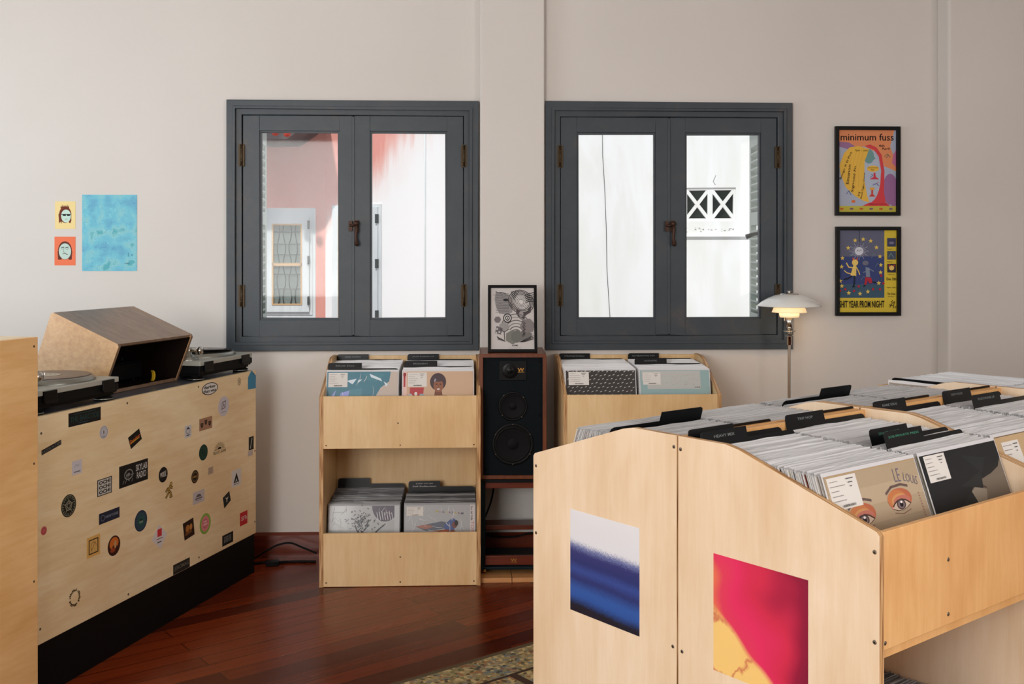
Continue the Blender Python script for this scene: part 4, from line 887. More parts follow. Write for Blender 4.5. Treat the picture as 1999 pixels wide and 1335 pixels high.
def print_mag(nt, b):
    mp = mapping(nt, (1, 1, 1)); sx = nt.nodes.new('ShaderNodeSeparateXYZ'); nt.links.new(mp.outputs[0], sx.inputs[0])
    n = nd(nt, 'ShaderNodeTexNoise', i_Scale=7.0, i_Detail=1.0); nt.links.new(mp.outputs[0], n.inputs[0])
    def lc(ax, az, an, c):     # ax*x + az*z + an*noise + c
        p = nd(nt, 'ShaderNodeMath', operation='MULTIPLY_ADD'); nt.links.new(sx.outputs[0], p.inputs[0]); p.inputs[1].default_value = ax; p.inputs[2].default_value = c
        q_ = nd(nt, 'ShaderNodeMath', operation='MULTIPLY_ADD'); nt.links.new(sx.outputs[2], q_.inputs[0]); q_.inputs[1].default_value = az; nt.links.new(p.outputs[0], q_.inputs[2])
        s_ = nd(nt, 'ShaderNodeMath', operation='MULTIPLY_ADD'); nt.links.new(n.outputs[0], s_.inputs[0]); s_.inputs[1].default_value = an; nt.links.new(q_.outputs[0], s_.inputs[2]); return s_.outputs[0]
    base = ramp(nt, lc(3.2, 1.6, .7, -.55), [(.0, (236, 120, 84)), (.12, (228, 60, 92)), (.3, (232, 44, 100)), (.5, (214, 40, 78)), (.7, (150, 14, 58)), (1, (96, 12, 48))])
    d = lc(-9.0, -11.3, .6, 1.68)
    lobe = ramp(nt, d, [(.38, (0, 0, 0)), (.56, (255, 255, 255))])
    yel = ramp(nt, lc(-3, -3, 1.2, .6), [(.2, (244, 150, 100)), (.55, (248, 196, 116)), (.8, (250, 208, 126))])
    c1_ = mixc(nt, lobe.outputs[0], base.outputs[0], yel.outputs[0])
    nv = nd(nt, 'ShaderNodeTexNoise', i_Scale=26.0, i_Detail=3.0); nt.links.new(mp.outputs[0], nv.inputs[0])
    vs_ = nd(nt, 'ShaderNodeVectorMath', operation='SCALE'); nt.links.new(nv.outputs[1], vs_.inputs[0]); vs_.inputs['Scale'].default_value = .06
    vd = nd(nt, 'ShaderNodeVectorMath', operation='ADD'); nt.links.new(vs_.outputs[0], vd.inputs[0]); nt.links.new(mp.outputs[0], vd.inputs[1])
    vo = nd(nt, 'ShaderNodeTexVoronoi', feature='DISTANCE_TO_EDGE', i_Scale=7.0); nt.links.new(vd.outputs[0], vo.inputs[0])
    vn = ramp(nt, vo.outputs[0], [(.0, (235, 235, 235)), (.04, (0, 0, 0))])
    mm = nd(nt, 'ShaderNodeMath', operation='MULTIPLY'); nt.links.new(vn.outputs[0], mm.inputs[0]); nt.links.new(lobe.outputs[0], mm.inputs[1])
    c2_ = mixc(nt, mm.outputs[0], c1_, (206, 96, 76)); nt.links.new(c2_, b.inputs['Base Color']); b.inputs['Roughness'].default_value = .4
M['pblue'] = wavy('blue_horizon_print', None, print_blue); M['pmag'] = wavy('magenta_flow_print', None, print_mag)
def end_print(side, px0, px1, py_ref, pyb_ref, mat, near):
    """square print on the end panel at a = 0; side child frame: local y runs into the rack"""
    def b_of(px):
        k = (px-1000)/F; return (P0I.x-k*P0I.y)/(k*eb.y-eb.x)
    b0, b1 = b_of(px0), b_of(px1); Y0 = isl(0, b0).y; z1 = CAMZ-(py_ref-HZ)/F*Y0; z0 = CAMZ-(pyb_ref-HZ)/F*Y0
    q = MB(); q.box(0, b1-b0, -.0006, 0, 0, z1-z0)
    inv = mat_of(side.parent) @ Matrix.Translation(side.location)
    o = q.build('print', mat, side); Wm = Matrix.Translation(isl(-.0001+.0016, b0, z0)) @ Matrix.Rotation(IA-math.pi/2, 4, 'Z')
    o.matrix_local = inv.inverted() @ Wm
    tag(o, 'square abstract photo print')
    return b_of
b_of = end_print(s1[0], 1392.7, 1577.3, 1079.8, 1307.3, 'pmag', 1)
end_print(s2[1], 1113.3, 1248, 993, 1189.3, 'pblue', 1)
for side, px, py in ((s1[0], 1328, 877), (s1[0], 1331, 1272), (s1[0], 1707, 1078), (s1[0], 1707, 1254), (s2[1], 1315, 872), (s2[1], 1313, 1262), (s2[1], 1046, 909), (s2[1], 1046, 1040)):
    b_ = b_of(px); Y = isl(0, b_).y; z = CAMZ-(py-HZ)/F*Y
    q = MB(); q.lathe([(0, -.0009), (.0034, -.0010), (.0042, -.0003), (.0042, 0)], (0, 0, 0), 14, axis='y'); q.lathe([(0, -.0013), (.0014, -.0012)], (0, 0, 0), 6, axis='y', mat=1)
    o = q.build('screw', ['screw', 'black'], side); inv = mat_of(side.parent) @ Matrix.Translation(side.location)
    o.matrix_local = inv.inverted() @ (Matrix.Translation(isl(.0015, b_, z)) @ Matrix.Rotation(IA-math.pi/2, 4, 'Z'))
for x, z in ((-IW/2+.021, .755), (-.112, .868), (-.112, .762)): screw(f1, x, .001, z, r=.0042)
# ------------------------------------------------------------------ patterned rug under the island
rugo = empty('rug', isl(0, -1.488, .001), IA)
m, nt, b = newmat('woven_garden_rug')
mp = mapping(nt, (1, 1, 1)); sx = nt.nodes.new('ShaderNodeSeparateXYZ'); nt.links.new(mp.outputs[0], sx.inputs[0])
v = nd(nt, 'ShaderNodeTexVoronoi', i_Scale=75.0); nt.links.new(mp.outputs[0], v.inputs[0])
v2 = nd(nt, 'ShaderNodeTexVoronoi', i_Scale=16.0); nt.links.new(mp.outputs[0], v2.inputs[0])
sv = nt.nodes.new('ShaderNodeSeparateColor'); nt.links.new(v.outputs['Color'], sv.inputs[0])
sv2 = nt.nodes.new('ShaderNodeSeparateColor'); nt.links.new(v2.outputs['Color'], sv2.inputs[0])
small = ramp(nt, sv.outputs[0], [(0, (150, 132, 92)), (.18, (50, 38, 26)), (.32, (168, 150, 108)), (.5, (118, 116, 76)), (.62, (206, 184, 132)), (.78, (150, 96, 60)), (.88, (110, 122, 120))], 'CONSTANT')
big = ramp(nt, sv2.outputs[1], [(0, (170, 152, 104)), (.3, (136, 140, 128)), (.5, (186, 160, 104)), (.75, (116, 118, 84))], 'CONSTANT')
med = mixc(nt, .22, small.outputs[0], big.outputs[0])
def band(lo, hi, out):
    a1 = nd(nt, 'ShaderNodeMath', operation='GREATER_THAN'); nt.links.new(out, a1.inputs[0]); a1.inputs[1].default_value = lo
    a2 = nd(nt, 'ShaderNodeMath', operation='LESS_THAN'); nt.links.new(out, a2.inputs[0]); a2.inputs[1].default_value = hi
    a3 = nd(nt, 'ShaderNodeMath', operation='MULTIPLY'); nt.links.new(a1.outputs[0], a3.inputs[0]); nt.links.new(a2.outputs[0], a3.inputs[1]); return a3.outputs[0]
Y_ = sx.outputs[1]
c_ = mixc(nt, band(-1, .022, Y_), med, (92, 76, 52))
c_ = mixc(nt, band(.188, .202, Y_), c_, (60, 40, 26))
fx = nd(nt, 'ShaderNodeMath', operation='PINGPONG'); nt.links.new(sx.outputs[0], fx.inputs[0]); fx.inputs[1].default_value = .095
bars = band(-1, .016, fx.outputs[0]); inn = band(.2, 9, Y_)
mu = nd(nt, 'ShaderNodeMath', operation='MULTIPLY'); nt.links.new(bars, mu.inputs[0]); nt.links.new(inn, mu.inputs[1])
c_ = mixc(nt, mu.outputs[0], c_, (66, 42, 28)); nt.links.new(c_, b.inputs['Base Color']); b.inputs['Roughness'].default_value = .95
n = nd(nt, 'ShaderNodeTexNoise', i_Scale=500.0); nt.links.new(mp.outputs[0], n.inputs[0]); bp = nd(nt, 'ShaderNodeBump', i_Strength=.4, i_Distance=.002); nt.links.new(n.outputs[0], bp.inputs['Height']); nt.links.new(bp.outputs[0], b.inputs['Normal'])
M['rug'] = m
q = MB(); q.box(-1.6, 1.9, 0, 2.35, 0, .006)
bpy.data.objects.remove(rugo)
ro = q.build('rug', 'rug', loc=isl(0, -1.488+0, .001), rot=(0, 0, IA))
# the rug runs from its window-side edge towards the camera (local -y), so turn the pattern with it
ro.rotation_euler = (0, 0, IA+math.pi); tag(ro, 'patterned beige and brown woven rug on the floor under the island', 'rug')

# ------------------------------------------------------------------ loudspeaker, its stand and boards
def logo_w(parent, x, y, z, w, h):
    vs, fs = glyphs('W', .03); q = MB(); q.raw([(p*w, -.0008, r_*h*.8+h*.1) for p, r_ in vs], [f[::-1] for f in fs]); q.box(-w/2, w/2, -.0008, 0, -h/2, -h*.36)
    q.build('logo', 'gold', parent, loc=(x, y, z))
SX, SY = .004, 4.745
st = empty('speaker_stand', (SX, SY, .021), TH*.5, label='dark loudspeaker stand with wooden crossbars and brass spikes, on pale boards', cat='speaker stand')
q = MB(); W2 = .150
for s_ in (-1, 1):
    q = MB(); q.box(min(s_*W2*.985, s_*(W2-.026)), max(s_*W2*.985, s_*(W2-.026)), .012, .30, .028, .428); q.build('side_panel', 'teal_dark', st, bevel=.003)
q = MB(); q.box(-W2, W2, .004, .32, .022, .034); q.build('base', 'teal_dark', st, bevel=.003)
for z0, z1, y0, y1 in ((.386, .412, .012, .03), (.04, .082, .012, .03), (.150, .172, .20, .30)):
    q = MB(); q.box(-W2+.026, W2-.026, y0, y1, z0, z1); cb = q.build('crossbar', 'mahog', st, bevel=.002)
    if z0 == .04: logo_w(cb, .004, .012, .061, .030, .018)
q = MB(); q.box(-W2, W2, 0.0, .335, .414, .428); q.build('top_plate', 'black', st)
for sx_ in (-1, 1):
    for yy in (.03, .29):
        q = MB(); q.lathe([(0, 0), (.003, .001), (.006, .006), (.011, .008), (.011, .010), (.006, .013), (.008, .020), (.008, .024)], (sx_*(W2-.024), yy, 0), 16); q.build('spike', 'gold', st)
bd = empty('plinth_board', (SX-.004, SY-.045, 0), TH)
for x0, x1 in ((-.168, -.0012), (.0012, .168)):
    q = MB(); q.box(x0, x1, 0, .37, 0, .0205)
    o = q.build('plinth_board', 'pine', bevel=.001, loc=bd.location, rot=(0, 0, TH)); tag(o, 'pale pine board under the speaker stand, the %s of two' % ('left' if x0 < -.1 else 'right'), 'board', 'boards under the speaker stand')
bpy.data.objects.remove(bd)

sp = empty('loudspeaker', (SX, SY, .4505), TH*.5, label='walnut loudspeaker with a dark blue-black front on its stand between the windows', cat='loudspeaker')
SWd, SHt, SD = .300, .563, .345; t_ = .016
q = MB()
for x0, x1, z0, z1 in ((-SWd/2, SWd/2, 0, t_), (-SWd/2, SWd/2, SHt-t_, SHt), (-SWd/2, -SWd/2+t_, t_, SHt-t_), (SWd/2-t_, SWd/2, t_, SHt-t_)): q.box(x0, x1, 0, SD, z0, z1)
q.box(-SWd/2+t_, SWd/2-t_, SD-.01, SD-.002, t_, SHt-t_); q.build('cabinet', 'walnut', sp, bevel=.002)
q = MB(); q.box(-SWd/2+t_, SWd/2-t_, .014, .03, t_, SHt-t_); bf = q.build('baffle', 'baffle', sp)
def driver(name, x, z, r_, dish):
    q = MB(); q.lathe([(r_*1.16, 0), (r_*1.14, -.004), (r_*1.02, -.005), (r_*.99, -.003)], (x, .0138, z), 48, axis='y'); d = q.build(name, 'black', sp)
    q = MB(); q.lathe([(r_*.99, -.003), (r_*.93, -.0065), (r_*.86, -.003)], (x, .0138, z), 48, axis='y'); q.build('surround', 'rubber', d)
    q = MB(); q.lathe([(r_*.86, -.003), (r_*.7, .0), (r_*.5, -.0001), (r_*.34, -.0005)], (x, .0138-.0004, z), 48, axis='y')
    q.lathe([(r_*.86, -.0032), (r_*.6, -.0012), (r_*.32, -.0005)], (x, .0135, z), 48, axis='y'); q.build('cone', 'cone', d)
    q = MB(); q.lathe([(0, -.0045), (r_*.12, -.004), (r_*.22, -.0026), (r_*.30, -.0008)], (x, .0135, z), 32, axis='y'); q.build('dust_cap', 'cone', d)
    for k in range(6):
        an = math.pi/6+k*math.pi/3 if name == 'woofer' else k*math.pi/2+.7
        if name != 'woofer' and k > 3: break
        q = MB(); q.lathe([(0, -.0055), (.0028, -.005), (.003, -.004)], (x+r_*1.08*math.cos(an), .0138, z+r_*1.08*math.sin(an)), 8, axis='y'); q.build('bolt', 'screw', d)
driver('woofer', 0, .155, .083, 0); driver('midrange', 0, .326, .058, 0)
q = MB(); q.box(-.062, .062, .0095, .0138, .442, .532); tw = q.build('tweeter_plate', 'black', sp, bevel=.004)
q = MB(); q.lathe([(.036, 0), (.032, -.002), (.018, .0005), (.013, -.001), (0, -.007)], (-.012, .0092, .487), 28, axis='y'); q.build('dome', 'blackgloss', tw)
logo_w(tw, .036, .0095, .489, .030, .020)
for x in (-.122, .122):
    for z in (.04, .285, .525): q = MB(); q.lathe([(.0055, 0), (.005, -.003), (.0025, -.003), (.002, 0)], (x, .014, z), 14, axis='y'); q.build('grille_socket', 'rubber', bf)

# cables
def cable(pts, r_, label, name='cable'):
    cu = []
    P = [Vector(p) for p in pts]
    for i in range(len(P)-1):
        p0, p1, p2, p3 = P[max(i-1, 0)], P[i], P[i+1], P[min(i+2, len(P)-1)]
        for k in range(8):
            t = k/8; cu.append(.5*((2*p1)+(p2-p0)*t+(2*p0-5*p1+4*p2-p3)*t*t+(3*p1-p0-3*p2+p3)*t**3))
    cu.append(P[-1]); q = MB(); q.tube(cu, r_, 10); o = q.build(name, 'rubber'); return tag(o, label, 'cable')
cable([(-.075, 5.03, .60), (-.078, 5.055, .46), (-.083, 5.06, .38), (-.10, 5.055, .28), (-.135, 5.05, .19), (-.15, 5.055, .15), (-.12, 5.06, .118), (-.06, 5.065, .105), (.02, 5.065, .108), (.08, 5.065, .122), (.16, 5.07, .125), (.2, 5.075, .10), (.22, 5.08, .02), (.26, 5.07, .006)], .0042, 'black cable hanging down behind the loudspeaker and drooping across the stand')
cable([(-.93, 5.02, .04), (-1.0, 5.03, .065), (-1.06, 5.035, .085), (-1.12, 5.03, .075), (-1.17, 5.02, .05), (-1.22, 5.01, .02), (-1.26, 4.98, .006)], .0045, 'black cable arching against the baseboard between counter and rack')
cable([(-.93, 5.0, .006), (-1.02, 5.0, .006), (-1.10, 4.99, .006), (-1.18, 4.98, .006), (-1.25, 4.95, .006)], .006, 'black cable lying flat on the floor by the baseboard')
q = MB(); q.box(-.03, .03, -.02, .02, 0, .022); q.tube([(.03, 0, .012), (.055, .004, .01)], .005, 8)
o = q.build('power_plug', 'blackgloss', bevel=.005, loc=(-1.125, 4.955, .001), rot=(0, 0, .2)); tag(o, 'black power adapter on the floor beside the baseboard cable', 'plug')

# frame leaning on top of the loudspeaker
fr = empty('picture_frame_standing', (0, 0, 0))
fw_, fh_ = .226, .313; lean = math.radians(14)
fr.location = (-.112+.002, 4.815, 1.0145); fr.rotation_euler = (0, 0, math.radians(1.2)); fr.name = 'standing_picture_frame'
tag(fr, 'small black-framed black and white op-art print standing on the loudspeaker', 'picture frame')
LM = (-lean, 0, 0)
q = MB(); frame(q, 0, fw_, 0, fh_, .0135, -.008, .008); q.box(.01, fw_-.01, .002, .006, .01, fh_-.01); q.build('picture_frame', 'frameblack', fr, bevel=.001, rot=LM)
a = Art(fw_-.024, fh_-.024, (196, 190, 188), .001); w, h = fw_-.024, fh_-.024; K = (38, 36, 38)
def hexa(cx, cz, r_, col, rot=0): a.poly([(w*cx+r_*math.cos(k*math.pi/3+rot), h*cz+r_*math.sin(k*math.pi/3+rot)) for k in range(6)], col)
a.poly([(w*x, h*z) for x, z in ((.12, .93), (.3, .93), (.43, .88), (.42, .78), (.5, .72), (.5, .6), (.38, .56), (.2, .58), (.12, .7), (.09, .82))], (140, 136, 136))
for k in range(13): a.stroke([(w*(.12+.008*(k % 2)), h*(.92-.027*k)), (w*.22, h*(.93-.027*k)), (w*.34, h*(.90-.024*k)), (w*.42, h*(.9-.024*k))], .0016, (70, 66, 68))
a.ell(w*.35, h*.80, w*.06, h*.02, (40, 40, 42), 14)
a.poly([(w*x, h*z) for x, z in ((.46, .94), (.6, .95), (.75, .88), (.98, .93), (.96, .85), (.88, .72), (.76, .62), (.62, .67), (.53, .76))], (206, 202, 200))
for k in range(6): x = .46+.035*k; a.poly([(w*x, h*.945), (w*(x+.018), h*.945), (w*.54, h*.78)], K)
for k in range(8): r_ = .012+.0062*k; a.ring(w*.70, h*.77, r_*1.1, r_*.95, .0032 if k > 3 else .002, K, 20, rot=-.6)
for k in range(5): a.stroke([(w*(.78+.01*k), h*(.87-.028*k)), (w*.88, h*(.90-.03*k)), (w*.985, h*(.92-.035*k))], .0042, K)
a.poly([(w*x, h*z) for x, z in ((.6, .66), (.74, .60), (.84, .62), (.92, .71), (.92, .60), (.8, .55), (.76, .46), (.66, .50), (.58, .58))], (74, 68, 70)); a.ell(w*.70, h*.57, w*.05, h*.05, (150, 144, 144), 18)
for k in range(6): a.ring(w*.58, h*.27, w*(.10+.055*k), h*(.05+.05*k), .0042, (112, 106, 106) if k % 2 else (150, 146, 144), 20, 25, 150)
for r_, c in ((.022, K), (.017, (200, 196, 194)), (.012, K), (.0075, (200, 196, 194)), (.0035, K)): a.ell(w*.385, h*.505, r_*.9, r_, c, 20)
hexa(.50, .20, .034, (120, 120, 114), .52); hexa(.60, .21, .030, (108, 108, 104), .52); hexa(.80, .22, .030, (112, 108, 106), .3); hexa(.30, .36, .024, (150, 146, 144), .5); hexa(.84, .38, .036, (128, 120, 120), .2); hexa(.16, .48, .016, (112, 106, 108), 0)
a.poly([(w*.1, h*.26), (w*.14, h*.38), (w*.28, h*.34), (w*.24, h*.24)], (104, 98, 100))
for x, z in ((.15, .33), (.2, .28), (.26, .26), (.13, .27)): a.star(w*x, h*z, .006, (210, 206, 204))
a.stroke([(w*.22, h*.33), (w*.31, h*.28), (w*.42, h*.33)], .0022, K); a.stroke([(w*.31, h*.28), (w*.32, h*.16)], .003, K)
for k in range(6): a.stroke([(w*(.15+.03*k), h*(.21-.012*k)), (w*(.18+.03*k), h*(.16-.006*k))], .003, K)
for k in range(3): a.stroke([(w*(.66+.03*k), h*(.12+.0*k)), (w*(.97), h*(.22-.025*k))], .003, K)
for k in range(14): a.stroke([(w*(.72+.012*(k % 4)), h*(.44-.018*k)), (w*(.76+.02*(k % 3)), h*(.45-.016*k))], .0022, K)
for x, z in ((.08, .88), (.13, .935), (.24, .92), (.33, .90)): a.ell(w*x, h*z, .0024, .0024, K, 8)
a.text('OK', w*.56, h*.065, w*.15, h*.024, K, bold=.03); a.rect(w*.40, h*.022, w*.70, h*.026, (130, 126, 126))
ap = MB(); o = a.put('print', fr); o.matrix_local = Matrix.Rotation(-lean, 4, 'X') @ Matrix.Translation((.012, .0012, .012))
q = MB(); q.prism([(fw_/2-.03, 0), (fw_/2+.03, 0), (fw_/2+.018, .2), (fw_/2-.018, .2)], 0, .002, 'y'); o = q.build('easel_strut', 'black', fr); o.location = (0, .118, .0); o.rotation_euler = (math.radians(19), 0, 0)

# ------------------------------------------------------------------ floor lamp with three shades
lx, ly = 1.319, 5.02
lp = empty('floor_lamp', (lx, ly, 0), label='slender chrome floor lamp with three stacked white shades, lit, by the right window', cat='floor lamp')
m, nt, b = newmat('lit_opal_glass'); b.inputs['Base Color'].default_value = (*lin((250, 236, 214)), 1); b.inputs['Roughness'].default_value = .3
b.inputs['Transmission Weight'].default_value = 0.0; b.inputs['Subsurface Weight'].default_value = 0
b.inputs['Emission Color'].default_value = (*lin((255, 206, 140)), 1); b.inputs['Emission Strength'].default_value = .55; M['opal_lit'] = m
q = MB(); q.lathe([(0, 0), (.125, 0), (.125, .004), (.12, .010), (.02, .018), (.008, .03)], n=40); q.build('base', 'chrome', lp)
q = MB(); q.lathe([(.0075, .018), (.0075, 1.085)], n=20); q.build('pole', 'chrome', lp)
q = MB(); q.lathe([(.0075, 1.03), (.011, 1.032), (.011, 1.105), (.0155, 1.106), (.0155, 1.16), (.010, 1.165)], n=24)
q.lathe([(.0155, 1.094), (.030, 1.0945), (.030, 1.098), (.0155, 1.0985)], n=28); q.lathe([(.0115, 1.072), (.021, 1.0725), (.021, 1.0755), (.0115, 1.076)], n=28); q.build('socket_collar', 'chrome', lp)
q = MB(); q.lathe([(.149, 1.2145), (.1475, 1.219), (.128, 1.236), (.10, 1.253), (.07, 1.2655), (.042, 1.2715), (.030, 1.2725)], n=64)
q.lathe([(.030, 1.2705), (.07, 1.2635), (.10, 1.251), (.128, 1.234), (.149, 1.2145)], n=64); q.build('shade', 'opal', lp)
q = MB(); q.lathe([(.082, 1.1855), (.0795, 1.19), (.072, 1.2085), (.066, 1.221), (.05, 1.235)], n=48); q.lathe([(.048, 1.233), (.064, 1.219), (.070, 1.2065), (.082, 1.1855)], n=48); q.build('shade', 'opal_lit', lp)
q = MB(); q.lathe([(.0445, 1.162), (.0462, 1.170), (.0475, 1.186), (.044, 1.196), (.03, 1.205)], n=40); q.lathe([(.043, 1.162), (.044, 1.170), (.045, 1.186), (.041, 1.194)], n=40); q.lathe([(.0155, 1.163), (.0445, 1.162)], n=40); q.build('shade', 'opal_lit', lp)
q = MB(); q.lathe([(.044, 1.270), (.044, 1.2745), (.02, 1.2765), (.006, 1.277), (.006, 1.283), (.011, 1.2845), (.011, 1.288), (0, 1.2885)], n=32)
for k in range(3): an = k*2.094+.4; q.tube([(.028*math.cos(an), .028*math.sin(an), 1.20), (.034*math.cos(an), .034*math.sin(an), 1.272)], .0018, 6)
q.build('top_cap', 'chrome', lp)
q = MB(); q.tube([(-.026, -.012, 1.160), (-.026, -.012, 1.135)], .0022, 8); q.build('switch', 'chrome', lp)
for z, e in ((1.178, .25), (1.205, .9)):
    d = bpy.data.lights.new('bulb', 'POINT'); d.energy = e; d.color = (1, .74, .42); d.shadow_soft_size = .012
    o = bpy.data.objects.new('bulb', d); COL.objects.link(o); o.parent = lp; o.location = (0, 0, z)
# ------------------------------------------------------------------ the counter with turntables
CA = math.atan2(.9663, .2575); CEND = Vector((-1.178, 4.853, 0)); CH = .93
CM = Matrix.Translation(CEND) @ Matrix.Rotation(CA, 4, 'Z')
cdx, cdy = math.cos(CA), math.sin(CA)
def cpx(px, py, out=0.0):
    """point (along, up) on the counter front seen at an image position"""
    ox, oy = CEND.x+out*cdy, CEND.y-out*cdx
    k = (px-1000)/F; t = (k*oy-ox)/(cdx-k*cdy); Y = oy+t*cdy
    return t, CAMZ-(py-HZ)/F*Y, F/Y
ct = empty('counter', CEND, CA, label='long plywood counter with a sticker-covered front and black base, carrying the turntables', cat='counter')
CL = 2.2
q = MB(); q.box(-CL, 0, 0, .018, .181, CH-.001); cf = q.build('front_panel', 'ply_h', ct, bevel=.001)
q = MB(); q.box(-CL, -.0, .0185, .62, CH-.02, CH-.002); q.build('countertop', 'countertop', ct, bevel=.001)
q = MB(); q.box(-.018, -.0, .0185, .62, .181, CH-.0205); q.build('side_panel', 'ply_v', ct)
q = MB(); q.box(-CL, -.004, .006, .58, 0, .18); q.build('base', 'rubber', ct)
for px, py in ((81, 846), (249, 787), (388, 755), (79, 1228), (251, 1160), (389, 1088), (498, 1018), (498, 880), (496, 730)):
    x, z, s_ = cpx(px, py); q = MB(); q.lathe([(0, -.0006), (.004, -.0005), (.0045, 0)], (x, 0, z), 10, axis='y'); q.build('screw', 'darkscrew', cf)

def stk(px0, px1, pyc, hpx, base, fn, shape='rect', label=None):
    x0, z, s0 = cpx(px0, pyc); x1, _, s1_ = cpx(px1, pyc); xm, _, sm = cpx((px0+px1)/2, pyc); w, h = x1-x0, hpx/sm
    if shape == 'round': w = h
    if shape == 'oval': pass
    ol = None
    if shape in ('round', 'oval'): ol = [(w/2+w/2*math.cos(k*math.pi/18), h/2+h/2*math.sin(k*math.pi/18)) for k in range(36)]
    a = Art(w, h, base, .0003, outline=ol, eps=3e-5)
    if fn: fn(a, w, h)
    zc = cpx((px0+px1)/2, pyc)[1]
    o = a.put('sticker', cf, loc=(xm-w/2, -.0001, zc-h/2)); 
    if label: o['label'] = label
def stk_poly(pts, base, fn=None, label=None):
    P = [cpx(*p)[:2] for p in pts]; x0 = min(p[0] for p in P); z0 = min(p[1] for p in P); w = max(p[0] for p in P)-x0; h = max(p[1] for p in P)-z0
    a = Art(w, h, base, .0003, outline=[(p[0]-x0, p[1]-z0) for p in P][::-1], eps=3e-5)
    an = math.atan2(P[1][1]-P[0][1], P[1][0]-P[0][0])
    if fn: fn(a, w, h, an)
    o = a.put('sticker', cf, loc=(x0, -.0001, z0))
    if label: o['label'] = label
BK, WH = (20, 19, 20), (214, 208, 204)
def s_bar(a, w, h):
    a.text('THE BARCODE', w*.5, h*.5, w*.9, h*.42, (30, 62, 60)); a.rect(w*.3, h*.13, w*.6, h*.2, (34, 60, 70)); a.rect(w*.15, h*.82, w*.85, h*.88, (40, 60, 52))
stk(134.8, 197.7, 813.5, 26.5, BK, s_bar, label='black sticker with dark teal lettering reading the barcode')
def s_rd(a, w, h): a.ring(w/2, h/2, w*.42, h*.42, .002, (120, 118, 130)); a.ring(w/2, h/2, w*.28, h*.28, .0015, (140, 138, 150)); a.ell(w/2, h*.5, w*.06, h*.16, (70, 68, 72)); a.rect(w*.35, h*.15, w*.65, h*.19, (110, 108, 116))
stk(195, 211, 843.5, 26, (204, 200, 206), s_rd, 'round', label='round pale grey sticker')
def s_scr(a, w, h, an): a.text('Dansker', w*.5, h*.5, w*.75, h*.24, (214, 96, 40), rot=an); a.stroke([(w*.2, h*.32), (w*.8, h*.52)], .004, (190, 150, 40))
stk_poly([(250.3, 854.5), (271.9, 836.3), (277.3, 856.6), (256.2, 876.6)], BK, s_scr, label='tilted black sticker with orange script')
stk_poly([(81.2, 879.5), (119.7, 857.9), (120.2, 867), (81.7, 889)], BK, lambda a, w, h, an: a.text('RAZOR-N-TAPE', w*.5, h*.5, w*.98, h*.28, (104, 100, 98), rot=an), label='narrow black tape-like sticker reading razor n tape')
def s_dw(a, w, h): a.ell(w*.5, h*.5, w*.46, h*.44, (222, 216, 210)); a.text('darker', w*.5, h*.66, w*.74, h*.26, BK, bold=.03); a.text('than wax', w*.5, h*.34, w*.8, h*.26, BK, bold=.03)
stk(394.5, 426, 758.5, 24, BK, s_dw, 'oval', label='oval black and white sticker reading darker than wax')
stk(464, 471, 744.7, 16, (206, 186, 150), lambda a, w, h: [a.ring(w/2, h/2, w*.4, h*.4, .0015, (120, 100, 74)), a.stroke([(w*.3, h*.7), (w*.6, h*.5), (w*.4, h*.3)], .003, (110, 92, 70))], 'oval')
stk_poly([(484.4, 737), (491.4, 722.6), (500, 733), (499.6, 757.7), (484.4, 760.3)], (66, 134, 172), label='blue house-shaped sticker at the panel corner')
stk(426.5, 447.5, 792.8, 39, (204, 196, 204), lambda a, w, h: [a.ring(w*.5, h*.56, w*.26, h*.2, .004, (110, 108, 112), 4, rot=.785), a.text('A', w*.5, h*.55, w*.22, h*.22, (100, 98, 102)), a.rect(w*.3, h*.2, w*.7, h*.23, (130, 126, 130))], 'oval', label='oval lilac sticker with a grey square emblem')
def s_sh(a, w, h):
    for x, z in ((.2, .42), (.5, .6), (.8, .42)): a.poly([(w*(x-.11), h*(z+.2)), (w*(x+.11), h*(z+.2)), (w*(x+.09), h*(z-.08)), (w*x, h*(z-.24)), (w*(x-.09), h*(z-.08))], (56, 40, 36)); a.ell(w*x, h*(z+.05), w*.04, h*.06, (120, 84, 70), 8)
stk(389.7, 414.7, 826.6, 23.5, (168, 126, 100), s_sh, label='brown sticker with three dark shields')
stk(361, 374, 842, 23, (206, 202, 206), lambda a, w, h: [a.ring(w*.5, h*.55, w*.3, h*.24, .002, (90, 88, 92)), a.poly([(w*.22, h*.68), (w*.5, h*.9), (w*.78, h*.68)], (60, 58, 62)), a.rect(w*.25, h*.14, w*.75, h*.22, (50, 48, 52))])
stk(389, 406, 883, 31, (24, 62, 50), lambda a, w, h: [a.ring(w/2, h/2, w*.4, h*.42, .002, (14, 34, 28)), a.text('Fe', w*.5, h*.5, w*.4, h*.5, (12, 40, 34))], 'oval', label='dark green oval sticker')
def s_sun(a, w, h):
    a.ell(w*.5, h*.45, w*.16, h*.16, BK, 14, a0=0, a1=180)
    for k in range(13): t = math.pi*k/12; a.stroke([(w*.5+w*.22*math.cos(t), h*.45+h*.22*math.sin(t)), (w*.5+w*.42*math.cos(t), h*.45+h*.5*math.sin(t))], .002, (90, 82, 76))
    a.text('BLUE SUN', w*.5, h*.26, w*.98, h*.22, (48, 42, 38), bold=.0)
stk(417, 441, 875, 27, None, s_sun, label='half-sun emblem over the words blue sun')
stk(486, 495.6, 865, 25.5, BK, lambda a, w, h: a.stroke([(w*.34, h*.14), (w*.66, h*.86)], .005, (200, 196, 190)))
stk(484.4, 494, 884.5, 10, (196, 184, 186), None)
